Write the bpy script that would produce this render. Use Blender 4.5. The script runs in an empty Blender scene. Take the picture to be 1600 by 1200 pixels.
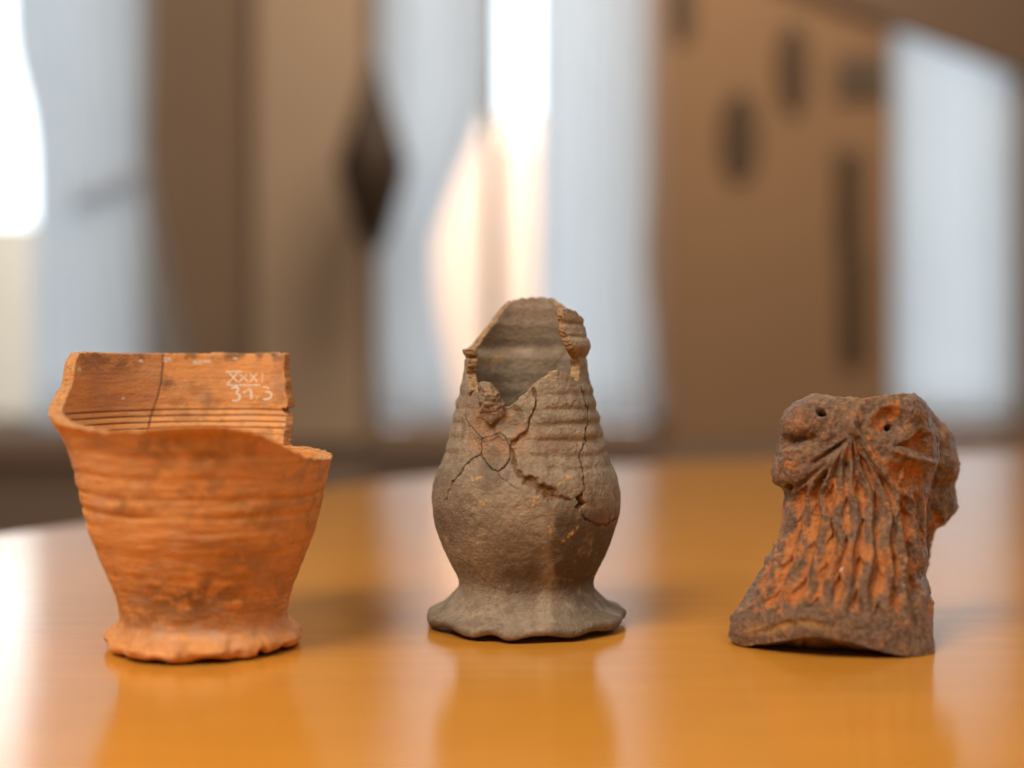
import bpy, math
import numpy as np

# ------------------------------------------------------------------ camera
H, F, Y0, CX = 0.104, 2080.0, 570.0, 800.0      # eye height over the table, focal length in px of a 1600 px frame, horizon row
scn = bpy.context.scene
cam_d = bpy.data.cameras.new('camera')
cam = bpy.data.objects.new('camera', cam_d)
scn.collection.objects.link(cam)
scn.camera = cam
cam.location = (0, 0, H)
cam.rotation_euler = (math.radians(90), 0, 0)
cam_d.sensor_width = 36
cam_d.lens = F / 1600 * 36
cam_d.shift_y = (Y0 - 600) / 1600
cam_d.clip_start = 0.01
cam_d.clip_end = 100
cam_d.dof.use_dof = True
cam_d.dof.focus_distance = 0.512
cam_d.dof.aperture_fstop = 2.8

# ------------------------------------------------------------------ world and lamps
world = bpy.data.worlds.new('World')
scn.world = world
world.use_nodes = True
bg = world.node_tree.nodes['Background']
bg.inputs[0].default_value = (1.0, 0.80, 0.62, 1)
bg.inputs[1].default_value = 0.20


def area_lamp(name, loc, target, size, power, color, size_y=None):
    d = bpy.data.lights.new(name, 'AREA')
    d.energy = power
    d.color = color
    d.size = size
    if size_y:
        d.shape = 'RECTANGLE'
        d.size_y = size_y
    o = bpy.data.objects.new(name, d)
    scn.collection.objects.link(o)
    v = np.array(target, float) - np.array(loc, float)
    import mathutils
    o.location = loc
    o.rotation_euler = mathutils.Vector(v).to_track_quat('-Z', 'Y').to_euler()
    return o


area_lamp('room_lamp', (-0.62, -0.22, 1.20), (0.02, 0.5, 0.04), 0.62, 26, (1.0, 0.83, 0.64))
area_lamp('ceiling_lamp', (0.60, -0.20, 1.35), (0.1, 0.5, 0.0), 0.7, 8, (1.0, 0.86, 0.70))
area_lamp('far_wall_fill', (0.5, 2.5, 2.5), (0.2, 4.0, 0.4), 1.0, 50, (1.0, 0.80, 0.58))  # unseen fill light, added to brighten the far wall
area_lamp('daylight_outside', (0.0, 4.9, 3.4), (-0.5, 7.2, 0.4), 2.4, 400, (1.0, 0.95, 0.90))

scn.view_settings.view_transform = 'Standard'
scn.view_settings.look = 'None'
scn.view_settings.exposure = 0.0
scn.view_settings.gamma = 1.0
scn.cycles.use_denoising = True
scn.cycles.max_bounces = 8
scn.cycles.diffuse_bounces = 3
scn.cycles.sample_clamp_indirect = 8
scn.cycles.caustics_reflective = False
scn.cycles.caustics_refractive = False


# ------------------------------------------------------------------ helpers
def pix(px, py, Y):
    px, py, Y = np.broadcast_arrays(np.asarray(px, float), np.asarray(py, float), np.asarray(Y, float))
    return np.stack([(px - CX) * Y / F, Y, H - (py - Y0) * Y / F], -1)


def proj(P):
    return CX + P[..., 0] * F / P[..., 1], Y0 - (P[..., 2] - H) * F / P[..., 1]


def _hash(ix, iy, iz, seed):
    h = (ix.astype(np.uint32) * np.uint32(374761393) + iy.astype(np.uint32) * np.uint32(668265263)
         + iz.astype(np.uint32) * np.uint32(2246822519) + np.uint32(seed * 3266489917 % 4294967296))
    h = (h ^ (h >> np.uint32(13))) * np.uint32(1274126177)
    h = (h ^ (h >> np.uint32(16))) * np.uint32(2654435761)
    return (h ^ (h >> np.uint32(15))).astype(np.float64) / 4294967295.0 * 2 - 1


def vnoise(P, seed=0):
    i = np.floor(P).astype(np.int64)
    f = P - i
    u = f * f * f * (f * (f * 6 - 15) + 10)
    i = i & 0xffffffff
    r = 0
    with np.errstate(over='ignore'):
        for a in (0, 1):
            wx = u[..., 0] if a else 1 - u[..., 0]
            for b in (0, 1):
                wy = u[..., 1] if b else 1 - u[..., 1]
                for c in (0, 1):
                    wz = u[..., 2] if c else 1 - u[..., 2]
                    r = r + wx * wy * wz * _hash(i[..., 0] + a, i[..., 1] + b, i[..., 2] + c, seed)
    return r


def fbm(P, octaves=4, seed=0, gain=0.5):
    r, a, s = 0, 1.0, 0
    for k in range(octaves):
        r = r + a * vnoise(P * 2.0 ** k + 17.3 * k, seed + k)
        s += a
        a *= gain
    return r / s * 1.4


def sstep(a, b, x):
    t = np.clip((x - a) / (b - a), 0, 1)
    return t * t * (3 - 2 * t)


def poly_dist(px, py, pts):
    """distance to a polyline and position along it (0..1)"""
    pts = np.array(pts, float)
    seg = np.hypot(*(pts[1:] - pts[:-1]).T)
    cum = np.concatenate([[0], np.cumsum(seg)])
    best = np.full(np.shape(px), 1e9)
    par = np.zeros(np.shape(px))
    for k in range(len(seg)):
        a, b = pts[k], pts[k + 1]
        d = b - a
        t = np.clip(((px - a[0]) * d[0] + (py - a[1]) * d[1]) / (d @ d), 0, 1)
        q = np.hypot(px - a[0] - t * d[0], py - a[1] - t * d[1])
        m = q < best
        best = np.where(m, q, best)
        par = np.where(m, (cum[k] + t * seg[k]) / cum[-1], par)
    return best, par


def in_poly(px, py, pts):
    r = np.zeros(np.shape(px), bool)
    n = len(pts)
    for k in range(n):
        (x1, y1), (x2, y2) = pts[k], pts[(k + 1) % n]
        if y1 == y2:
            continue
        c = ((y1 > py) != (y2 > py)) & (px < (x2 - x1) * (py - y1) / (y2 - y1) + x1)
        r ^= c
    return r


def spline(xs, ys, x):
    """monotone-ish cubic through knots"""
    xs, ys = np.array(xs, float), np.array(ys, float)
    d = np.diff(ys) / np.diff(xs)
    m = np.concatenate([[d[0]], (d[1:] + d[:-1]) / 2, [d[-1]]])
    m[1:-1] = np.where(d[1:] * d[:-1] <= 0, 0, m[1:-1])
    k = np.clip(np.searchsorted(xs, x) - 1, 0, len(xs) - 2)
    h = xs[k + 1] - xs[k]
    t = np.clip((x - xs[k]) / h, 0, 1)
    return ((2 * t**3 - 3 * t**2 + 1) * ys[k] + (t**3 - 2 * t**2 + t) * h * m[k]
            + (-2 * t**3 + 3 * t**2) * ys[k + 1] + (t**3 - t**2) * h * m[k + 1])


def resample(pts, n, dense=False):
    pts = np.array(pts, float)
    c = np.concatenate([[0], np.cumsum(np.hypot(*np.diff(pts, axis=0).T))])
    s = np.linspace(0, c[-1], n)
    return np.stack([np.interp(s, c, pts[:, k]) for k in range(pts.shape[1])], -1)


def smooth1(a, k):
    if k < 1:
        return a
    w = np.hanning(2 * k + 3)[1:-1]
    w /= w.sum()
    p = np.pad(a, [(k, k)] + [(0, 0)] * (a.ndim - 1), mode='edge')
    for j in range(k):      # reflect about the end values, so that ends stay put
        p[j] = 2 * a[0] - a[min(k - j, len(a) - 1)]
        p[-1 - j] = 2 * a[-1] - a[max(len(a) - 1 - (k - j), 0)]
    return np.stack([np.convolve(p[:, q], w, 'valid') for q in range(a.shape[1])], -1)


def mesh_np(name, V, faces, mats, parent=None, face_mat=None, attrs=None, smooth=True):
    """faces: (n,4) array or list of lists"""
    me = bpy.data.meshes.new(name)
    V = np.asarray(V, np.float32).reshape(-1, 3)
    if isinstance(faces, np.ndarray):
        n, k = faces.shape
        me.vertices.add(len(V))
        me.vertices.foreach_set('co', V.ravel())
        me.loops.add(n * k)
        me.loops.foreach_set('vertex_index', faces.astype(np.int32).ravel())
        me.polygons.add(n)
        me.polygons.foreach_set('loop_start', np.arange(0, n * k, k, dtype=np.int32))
        me.update(calc_edges=True)
    else:
        me.from_pydata(V.tolist(), [], [list(f) for f in faces])
        me.update()
    for m in (mats if isinstance(mats, (list, tuple)) else [mats]):
        me.materials.append(m)
    if face_mat is not None:
        me.polygons.foreach_set('material_index', np.asarray(face_mat, np.int32))
    me.polygons.foreach_set('use_smooth', np.full(len(me.polygons), smooth, bool))
    for k, a in (attrs or {}).items():
        at = me.attributes.new(k, 'FLOAT', 'POINT')
        at.data.foreach_set('value', np.asarray(a, np.float32).ravel())
    me.validate()
    o = bpy.data.objects.new(name, me)
    scn.collection.objects.link(o)
    if parent is not None:
        o.parent = parent
        o.matrix_parent_inverse = parent.matrix_world.inverted()
    return o


def thing(name, label, cat, loc=(0, 0, 0), group=None):
    o = bpy.data.objects.new(name, None)
    scn.collection.objects.link(o)
    o.location = loc
    o.empty_display_size = 0.02
    o['label'] = label
    o['category'] = cat
    if group:
        o['group'] = group
    bpy.context.view_layer.update()
    return o


def tag(o, label=None, cat=None, group=None, kind=None):
    for k, v in (('label', label), ('category', cat), ('group', group), ('kind', kind)):
        if v:
            o[k] = v
    return o


def box(name, lo, hi, mat, parent=None, bevel=0.0):
    (x0, y0, z0), (x1, y1, z1) = lo, hi
    V = [(x, y, z) for z in (z0, z1) for y in (y0, y1) for x in (x0, x1)]
    fs = [(0, 2, 3, 1), (4, 5, 7, 6), (0, 1, 5, 4), (2, 6, 7, 3), (0, 4, 6, 2), (1, 3, 7, 5)]
    o = mesh_np(name, V, fs, mat, parent, smooth=False)
    if bevel:
        b = o.modifiers.new('bevel', 'BEVEL')
        b.width = bevel
        b.segments = 2
    return o


# ------------------------------------------------------------------ node helpers
class NT:
    def __init__(self, name):
        self.m = bpy.data.materials.new(name)
        self.m.use_nodes = True
        self.t = self.m.node_tree
        self.t.nodes.clear()
        self.out = self.n('ShaderNodeOutputMaterial')

    def n(self, typ, ins=None, **props):
        x = self.t.nodes.new(typ)
        for k, v in props.items():
            setattr(x, k, v)
        for k, v in (ins or {}).items():
            self.set(x.inputs[k], v)
        return x

    def set(self, sock, v):
        if isinstance(v, bpy.types.NodeSocket):
            self.t.links.new(v, sock)
        elif isinstance(v, (tuple, list)) and sock.type == 'RGBA' and len(v) == 3:
            sock.default_value = (*v, 1)
        else:
            sock.default_value = v

    def coord(self, scale=(1, 1, 1)):
        c = self.n('ShaderNodeTexCoord').outputs['Object']
        return self.n('ShaderNodeMapping', {'Vector': c, 'Scale': scale}).outputs[0]

    def noise(self, scale, detail=4, rough=0.55, vec=None, dist=0.0):
        return self.n('ShaderNodeTexNoise', {'Vector': vec if vec is not None else self.coord(), 'Scale': scale,
                                             'Detail': detail, 'Roughness': rough, 'Distortion': dist}).outputs['Fac']

    def ramp(self, fac, stops, interp='LINEAR'):
        r = self.n('ShaderNodeValToRGB', {'Fac': fac})
        r.color_ramp.interpolation = interp
        e = r.color_ramp.elements
        while len(e) < len(stops):
            e.new(0.5)
        for k, (p, c) in enumerate(stops):
            e[k].position = p
            e[k].color = (*(c if isinstance(c, (tuple, list)) else (c, c, c)), 1)
        return r.outputs[0]

    def step(self, v, a, b):
        return self.n('ShaderNodeMapRange', {'Value': v, 'From Min': a, 'From Max': b}, interpolation_type='SMOOTHSTEP').outputs[0]

    def mix(self, fac, a, b, mode='MIX'):
        x = self.n('ShaderNodeMix', data_type='RGBA', blend_type=mode)
        self.set(x.inputs[0], fac)
        self.set(x.inputs[6], a)
        self.set(x.inputs[7], b)
        return x.outputs[2]

    def math(self, op, a, b=None):
        x = self.n('ShaderNodeMath', operation=op)
        self.set(x.inputs[0], a)
        if b is not None:
            self.set(x.inputs[1], b)
        return x.outputs[0]

    def attr(self, name):
        return self.n('ShaderNodeAttribute', attribute_name=name).outputs['Fac']

    def bump(self, h, strength, dist, normal=None):
        b = self.n('ShaderNodeBump', {'Height': h, 'Strength': strength, 'Distance': dist})
        if normal is not None:
            self.set(b.inputs['Normal'], normal)
        return b.outputs[0]

    def bsdf(self, **ins):
        p = self.n('ShaderNodeBsdfPrincipled')
        for k, v in ins.items():
            self.set(p.inputs[k.replace('_', ' ')], v)
        return p

    def finish(self, shader):
        self.t.links.new(shader, self.out.inputs['Surface'])
        return self.m


def plain(name, col, rough=0.7, var=0.12, scale=3.0, bump=0.0):
    t = NT(name)
    f = t.noise(scale, 4)
    c = t.mix(f, tuple(x * (1 - var) for x in col), tuple(min(1, x * (1 + var)) for x in col))
    p = t.bsdf(Base_Color=c, Roughness=rough)
    if bump:
        t.set(p.inputs['Normal'], t.bump(t.noise(scale * 40, 3), 0.3, bump))
    return t.finish(p.outputs[0])


# ------------------------------------------------------------------ materials
def mat_terracotta():
    t = NT('terracotta')
    big = t.noise(38, 4, 0.6)
    streak = t.noise(40, 5, 0.6, t.coord((1, 1, 9)))
    base = t.mix(t.step(streak, .3, .7), (.59, .250, .078), (.67, .312, .110))
    base = t.mix(t.math('MULTIPLY', t.step(big, .5, .72), .35), base, (.56, .24, .11))
    # sooty stains, gathered where the vessel is marked
    sp = t.noise(130, 8, 0.70, t.coord((1, 1, 1.25)), 0.15)
    patch = t.noise(30, 3, 0.5)
    st = t.math('MULTIPLY', t.step(sp, .47, .60), t.step(patch, .38, .58))
    st = t.math('MAXIMUM', t.math('MULTIPLY', st, .42), t.math('MULTIPLY', t.attr('stain'), t.step(sp, .38, .54)))
    base = t.mix(t.math('MULTIPLY', st, .9), base, (.105, .066, .036))
    sk = t.step(t.noise(420, 3, .6), .68, .76)
    base = t.mix(t.math('MULTIPLY', sk, .35), base, (.09, .05, .03))
    base = t.mix(t.math('ADD', t.math('MULTIPLY', t.attr('pale'), t.step(t.noise(160, 5, .65), .40, .62)), t.math('MULTIPLY', t.step(t.noise(75, 6, .7), .50, .66), .34)), base, (.46, .30, .22))
    base = t.mix(t.math('MULTIPLY', t.attr('red'), .70), base, (.36, .155, .088))
    base = t.mix(t.attr('crack'), base, (.045, .018, .008))  # the crack, and shade painted into the inner grooves
    base = t.mix(t.attr('white'), base, (.62, .52, .43))
    h = t.math('ADD', t.noise(900, 4, .6), t.math('MULTIPLY', t.noise(220, 4, .6, t.coord((1, 1, 5))), .6))
    nrm = t.bump(h, .7, .00042)
    p = t.bsdf(Base_Color=base, Roughness=t.ramp(sp, [(.3, .62), (.7, .85)]), Normal=nrm)
    p.inputs['Specular IOR Level'].default_value = 0.35
    return t.finish(p.outputs[0])


def mat_clay_break(name, a, b, dark):
    t = NT(name)
    c = t.mix(t.step(t.noise(300, 5, .65), .35, .65), a, b)
    c = t.mix(t.math('MULTIPLY', t.step(t.noise(700, 4, .6), .52, .66), .8), c, dark)
    p = t.bsdf(Base_Color=c, Roughness=.9, Normal=t.bump(t.noise(1100, 4, .65), .8, .0006))
    p.inputs['Specular IOR Level'].default_value = 0.25
    return t.finish(p.outputs[0])


def mat_stoneware():
    t = NT('grey_stoneware')
    big = t.noise(45, 5, .6)
    fine = t.noise(330, 5, .7)
    c = t.mix(t.step(big, .34, .66), (.245, .194, .144), (.345, .275, .205))
    c = t.mix(t.math('MULTIPLY', t.step(fine, .40, .62), .50), c, (.165, .124, .084))
    bl = t.noise(62, 6, .68, None, .3)
    c = t.mix(t.math('MULTIPLY', t.step(bl, .50, .62), .55), c, (.120, .090, .064))
    c = t.mix(t.math('MULTIPLY', t.attr('stain'), t.step(t.noise(170, 5, .6), .28, .5)), c, (.092, .066, .046))
    c = t.mix(t.math('MULTIPLY', t.attr('pale'), .7), c, (.40, .31, .235))
    c = t.mix(t.math('MULTIPLY', t.attr('red'), t.step(t.noise(210, 5, .65), .36, .6)), c, (.36, .165, .07))
    och = t.math('MULTIPLY', t.attr('ochre'), t.step(t.noise(600, 3, .6), .42, .56))
    c = t.mix(t.math('MULTIPLY', och, .85), c, (.62, .37, .10))
    sk = t.step(t.noise(520, 2, .5), .70, .76)
    c = t.mix(t.math('MULTIPLY', sk, .5), c, (.05, .035, .025))
    c = t.mix(t.attr('crack'), c, (.030, .020, .013))
    gl = t.attr('glue')
    c = t.mix(gl, c, t.mix(t.noise(700, 3), (.05, .020, .005), (.24, .10, .02)))
    ro = t.n('ShaderNodeMapRange', {'Value': gl, 'To Min': .72, 'To Max': .16}).outputs[0]
    h = t.math('ADD', t.noise(640, 5, .68), t.math('MULTIPLY', t.noise(230, 4, .6, t.coord((1, 1, 2.2)), .8), .5))
    p = t.bsdf(Base_Color=c, Roughness=ro, Normal=t.bump(h, 1.0, .0010))
    p.inputs['Specular IOR Level'].default_value = 0.4
    return t.finish(p.outputs[0])


def mat_mask():
    t = NT('worn_slipped_clay')
    n1 = t.noise(150, 6, .68, None, .5)
    n2 = t.noise(520, 5, .65)
    grey = t.mix(t.step(n2, .35, .65), (.112, .066, .043), (.245, .150, .097))
    tan = t.mix(t.step(n2, .35, .65), (.29, .145, .066), (.38, .20, .10))
    org = t.mix(t.step(n2, .3, .65), (.36, .118, .032), (.53, .205, .060))
    c = t.mix(t.math('MULTIPLY', t.step(n1, .48, .62), .7), grey, tan)
    o = t.math('ADD', t.attr('orange'), t.math('MULTIPLY', t.math('SUBTRACT', n1, .5), 1.7))
    c = t.mix(t.step(o, .24, .56), c, org)
    dk = t.step(t.noise(260, 6, .7), .57, .68)
    c = t.mix(t.math('MULTIPLY', t.attr('wear'), t.math('MULTIPLY', t.step(n2, .35, .6), .5)), c, (.36, .24, .155))
    c = t.mix(t.math('MULTIPLY', dk, .7), c, (.060, .034, .022))
    c = t.mix(t.math('MULTIPLY', t.attr('ochre'), t.step(n1, .35, .55)), c, (.42, .22, .055))
    c = t.mix(t.attr('crack'), c, (.018, .010, .007))  # cracks, and the shade painted into the small holes
    c = t.mix(t.attr('white'), c, (.7, .65, .58))
    h = t.math('ADD', t.noise(700, 6, .7), t.math('MULTIPLY', n1, 1.6))
    p = t.bsdf(Base_Color=c, Roughness=t.ramp(n1, [(.35, .30), (.65, .60)]), Normal=t.bump(h, 1.0, .0012))
    p.inputs['Specular IOR Level'].default_value = 0.4
    return t.finish(p.outputs[0])


def mat_table():
    t = NT('varnished_honey_wood')
    v = t.coord((2.2, 26, 26))
    g1 = t.noise(6, 6, .6, v, .6)
    g2 = t.noise(45, 5, .65, t.coord((1.0, 22, 22)))
    c = t.mix(t.step(g1, .3, .7), (.51, .222, .031), (.565, .250, .037))
    c = t.mix(t.math('MULTIPLY', t.step(g2, .45, .7), .16), c, (.43, .165, .016))
    dust = t.step(t.noise(1300, 2, .5), .70, .78)
    c = t.mix(t.math('MULTIPLY', dust, .16), c, (.62, .42, .22))
    rough = t.ramp(t.noise(14, 6, .7), [(.3, .09), (.7, .15)])
    h = t.math('ADD', t.math('MULTIPLY', g2, .6), t.noise(480, 3, .6, t.coord((.5, 1.6, 1))))
    nrm = t.bump(h, .09, .0006)
    p = t.bsdf(Base_Color=c, Roughness=rough, Normal=nrm)
    p.inputs['IOR'].default_value = 1.58
    return t.finish(p.outputs[0])


def mat_curtain():
    t = NT('sheer_white_curtain')
    c = t.mix(t.noise(4, 3), (.76, .78, .82), (.82, .835, .86))
    d = t.n('ShaderNodeBsdfDiffuse', {'Color': c})
    tr = t.n('ShaderNodeBsdfTranslucent', {'Color': c})
    m = t.n('ShaderNodeMixShader', {0: .80, 1: d.outputs[0], 2: tr.outputs[0]})
    hole = t.n('ShaderNodeBsdfTransparent', {'Color': (1, 1, 1, 1)})
    m = t.n('ShaderNodeMixShader', {0: .06, 1: m.outputs[0], 2: hole.outputs[0]})
    return t.finish(m.outputs[0])


def mat_glass():
    t = NT('window_glass')
    fr = t.n('ShaderNodeFresnel', {'IOR': 1.45}).outputs[0]
    a = t.n('ShaderNodeBsdfTransparent', {'Color': (.96, .98, .97, 1)})
    g = t.n('ShaderNodeBsdfGlossy', {'Roughness': .02})
    m = t.n('ShaderNodeMixShader', {0: fr, 1: a.outputs[0], 2: g.outputs[0]})
    return t.finish(m.outputs[0])


def mat_sky():
    t = NT('bright_sky')
    c = t.mix(t.noise(.25, 3), (.80, .91, 1.0), (.90, .96, 1.0))
    e = t.n('ShaderNodeEmission', {'Color': c, 'Strength': 3.9})
    return t.finish(e.outputs[0])


M_TC = mat_terracotta()
M_TCB = mat_clay_break('broken_terracotta', (.44, .205, .082), (.54, .27, .115), (.30, .14, .06))
M_ST = mat_stoneware()
M_STB = mat_clay_break('broken_stoneware', (.29, .185, .10), (.39, .255, .145), (.13, .085, .05))
M_STUB = mat_clay_break('handle_scar_clay', (.19, .145, .11), (.29, .20, .13), (.08, .06, .045))
M_MK = mat_mask()
M_TABLE = mat_table()
M_INK = plain('white_ink', (.70, .60, .50), .8, .12, 300)
M_CURT = mat_curtain()
M_GLASS = mat_glass()
M_SKY = mat_sky()
M_WALL = plain('beige_wall_plaster', (.33, .225, .145), .85, .06, 2)
M_WALLD = plain('taupe_wall_plaster', (.235, .165, .115), .85, .06, 2)
M_PIL = plain('pale_taupe', (.42, .315, .23), .7, .05, 2)  # lighter tone than the wall behind it
M_DADO = plain('brown_panel_paint', (.25, .185, .145), .7, .06, 2)
M_MAUVE = plain('mauve_brown', (.30, .21, .16), .7, .05, 2)  # sills, and the strip that paints the reveal's shade
M_WALLR = plain('ochre_wall_plaster', (.30, .183, .104), .85, .06, 2)
M_CEIL = plain('dark_sloping_boards', (.165, .108, .075), .8, .08, 2)
M_DARK = plain('dark_wood', (.040, .020, .009), .55, .3, 12)
M_DARKER = plain('brown_wood', (.080, .046, .023), .55, .3, 12)
M_GREYP = plain('grey_brown_plaque', (.12, .085, .06), .6, .2, 10)
M_FRAME = plain('cream_window_paint', (.62, .58, .52), .5, .05, 5)
M_MULL = plain('brown_window_paint', (.07, .042, .028), .5, .1, 5)
M_PEACH = plain('peach_render', (.90, .66, .54), .9, .06, 1)
M_CREAM = plain('cream_render', (.86, .81, .74), .9, .06, 1)
M_ROOF = plain('red_roof_tiles', (.45, .17, .08), .9, .2, 8)
M_FLOOR = plain('brown_floor_boards', (.16, .09, .05), .5, .2, 3)


# ------------------------------------------------------------------ the setting: far wall, windows, curtains
YW = 4.0          # the room's far wall


def wx(px, Y=YW):
    return (px - CX) * Y / F


def wz(py, Y=YW):
    return H - (py - Y0) * Y / F


FLOOR_Z, TOP = -0.74, 2.3
wall = box('wall', (wx(228), YW, wz(690)), (wx(590), YW + .22, TOP), M_WALLD)      # pier between two windows
tag(wall, kind='structure')
w2 = box('wall_right', (wx(1040), YW, wz(690)), (wx(1392), YW + .22, TOP), M_WALLR)
tag(w2, kind='structure')
reveal_strip = box('reveal_shade', (wx(1009), YW - .02, wz(691)), (wx(1043), YW + .08, TOP), M_MAUVE, bevel=.004)  # added strip, its tone paints the shade of the window reveal
tag(reveal_strip, 'mauve-brown strip painted as the shaded window reveal, between middle window and ochre wall', 'strip')
w3 = box('wall_far_right', (wx(1602), YW, wz(690)), (wx(2300), YW + .22, TOP), M_WALLD)
tag(w3, kind='structure')
w4 = box('wall_below_windows', (wx(-900), YW - .012, FLOOR_Z), (wx(2300), YW + .20, wz(692)), M_DADO)
tag(w4, kind='structure')
w5 = box('wall_far_left', (wx(-900), YW, wz(690)), (wx(-420), YW + .22, TOP), M_WALLD)
tag(w5, kind='structure')
w6 = box('wall_above_windows', (wx(-900), YW + .004, TOP), (wx(2300), YW + .22, TOP + .5), M_WALLD)
tag(w6, kind='structure')
flo = box('floor', (-4, -1.5, FLOOR_Z - .05), (4, YW + .2, FLOOR_Z), M_FLOOR)
tag(flo, kind='structure')

pil = box('pilaster', (wx(402), YW - .05, wz(690)), (wx(572), YW - .001, TOP), M_PIL, bevel=.006)
tag(pil, 'pale taupe pilaster on the wall pier left of the middle window', 'pilaster')
# sloping boarded ceiling over the right-hand window
cs = np.array([(1150, -60), (1395, 40), (1602, 118), (2100, 320), (2100, -700), (1150, -700)], float)
Vc = np.concatenate([pix(cs[:, 0], cs[:, 1], YW - .03), pix(cs[:, 0], cs[:, 1], YW - .03) + [0, .028, 0]])
nC = len(cs)
ceil = mesh_np('ceiling', Vc, [list(range(nC)), list(range(2 * nC - 1, nC - 1, -1))]
               + [[k, k + nC, (k + 1) % nC + nC, (k + 1) % nC] for k in range(nC)], M_CEIL, smooth=False)
tag(ceil, kind='structure')


def make_window(label, x0, x1, y_sill, mull=None):
    z0, z1 = wz(y_sill), TOP
    a, b = wx(x0), wx(x1)
    t = thing('window', label, 'window', ((a + b) / 2, YW + .1, z0))
    fw = .028
    box('jamb', (a + .001, YW + .09, z0), (a + fw, YW + .15, z1), M_FRAME, t, .004)
    box('jamb', (b - fw, YW + .09, z0), (b - .001, YW + .15, z1), M_FRAME, t, .004)
    box('bottom_rail', (a + fw, YW + .092, z0), (b - fw, YW + .148, z0 + .05), M_FRAME, t, .004)
    box('sill', (a - .02, YW - .06, z0 - .075), (b + .02, YW + .088, z0 - .001), M_MAUVE, t, .006)
    xs = [a + fw] + [wx(m) for m in (mull or [])] + [b - fw]
    for m in mull or []:
        box('mullion', (wx(m) - .022, YW + .088, z0 + .05), (wx(m) + .022, YW + .152, z1), M_MULL, t, .004)
    for p, q in zip(xs[:-1], xs[1:]):
        box('pane', (p + .009, YW + .118, z0 + .05), (q - .009, YW + .122, z1), M_GLASS, t)
    return t


make_window('tall bright window at the left edge, behind the orange cup', -418, 227, 676, [-90])
make_window('tall window with a thin brown mullion behind the middle jug', 592, 1008, 664, [770])
make_window('narrow window at the right under the sloping ceiling', 1394, 1600, 664)


def curtain(label, left, right, Y, pleats, tie=None, amp=.010, seed=1):
    """left / right: list of (py, px) edges; hangs from above the frame down to the sill"""
    nz, nx = 90, 140
    ys = np.linspace(-620, max(left[-1][0], right[-1][0]), nz)
    L = spline([p[0] for p in left], [p[1] for p in left], ys)
    R = spline([p[0] for p in right], [p[1] for p in right], ys)
    u = np.linspace(0, 1, nx)
    px = L[:, None] + (R - L)[:, None] * (u + .02 * np.sin(u * 9 + seed))[None]
    py = np.repeat(ys[:, None], nx, 1)
    ph = 2 * np.pi * pleats * u[None] + 1.3 * np.sin(3 * u + seed)[None] + .2 * np.sin(ys / 140)[:, None]
    dep = amp * (np.sin(ph) + .35 * np.sin(2.3 * ph + seed))
    P = pix(px, py, Y)
    P[..., 1] += dep
    idx = np.arange(nz * nx).reshape(nz, nx)
    fc = np.stack([idx[:-1, :-1], idx[1:, :-1], idx[1:, 1:], idx[:-1, 1:]], -1).reshape(-1, 4)
    t = thing('curtain', label, 'curtain', tuple(pix((L[-1] + R[-1]) / 2, ys[-1], Y)))
    o = mesh_np('fabric', P.reshape(-1, 3), fc, M_CURT, t)
    s = o.modifiers.new('cloth', 'SOLIDIFY')
    s.thickness = .0012
    if tie:
        (xa, ya), (xb, yb) = tie
        n = 24
        q = np.linspace(0, 1, n)
        bx = xa + (xb - xa) * q
        by = ya + (yb - ya) * q + 14 * np.sin(np.pi * q)
        Pt = pix(bx, by - 16, Y - .035)
        Pb = pix(bx, by + 16, Y - .035)
        Pt[:, 1] -= .012 * np.sin(np.pi * q)
        Pb[:, 1] -= .012 * np.sin(np.pi * q)
        k = np.arange(n - 1)
        f2 = np.stack([k, k + n, k + n + 1, k + 1], -1)
        b = mesh_np('tie_band', np.concatenate([Pt, Pb]), f2, M_CURT, t)
        b.modifiers.new('cloth', 'SOLIDIFY').thickness = .004
    return t


curtain('white sheer curtain tied back at the left-edge window', [(-620, 20), (0, 8), (80, 14), (180, 38), (300, 46), (400, 46), (668, 44)],
        [(-620, 236), (0, 238), (240, 232), (300, 240), (450, 272), (560, 296), (668, 312)], YW - .06, 6, ((112, 312), (232, 262)), seed=1)
curtain('white curtain left of the mullion in the middle window', [(-620, 586), (660, 588)],
        [(-620, 772), (0, 768), (150, 764), (215, 748), (300, 710), (400, 682), (460, 684), (540, 698), (660, 718)], YW - .05, 5, seed=3)
curtain('white curtain at the right side of the middle window', [(-620, 846), (0, 842), (300, 842), (660, 842)],
        [(-620, 1020), (0, 1012), (300, 1010), (405, 1004), (520, 1018), (660, 1040)], YW - .05, 4, seed=5)
curtain('white curtain filling the narrow right-hand window', [(-620, 1374), (656, 1374)],
        [(-620, 1612), (656, 1612)], YW + .03, 5, seed=8)

# outside
sky = mesh_np('sky', [(-9, 10, -4), (9, 10, -4), (9, 10, 8), (-9, 10, 8)], [(0, 1, 2, 3)], M_SKY, smooth=False)
tag(sky, kind='structure')
hs = thing('house', 'sunlit peach house seen through the middle window', 'house', (wx(760, 7.2), 7.3, -1.2))
box('wall', (wx(640, 7.2), 7.2, -1.2), (wx(868, 7.2), 9.2, wz(225, 7.2)), M_PEACH, hs)
zt = wz(225, 7.2)
xa, xb = wx(640, 7.2) - .001, wx(868, 7.2) + .001
mesh_np('roof', [(xa, 7.198, zt + .002), (xb, 7.198, zt + .002), (xb, 9.3, zt + .002), (xa, 9.3, zt + .002), (xa, 8.2, zt + .35), (xb, 8.2, zt + .35)],
        [(0, 1, 5, 4), (2, 3, 4, 5), (0, 4, 3), (1, 2, 5), (0, 3, 2, 1)], M_PEACH, hs, smooth=False)
gw = box('garden_wall', (wx(-420, 7.2), 7.25, -1.2), (wx(120, 7.2), 7.5, wz(345, 7.2)), M_CREAM)
tag(gw, 'cream garden wall outside the window at the left edge', 'wall')


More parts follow.
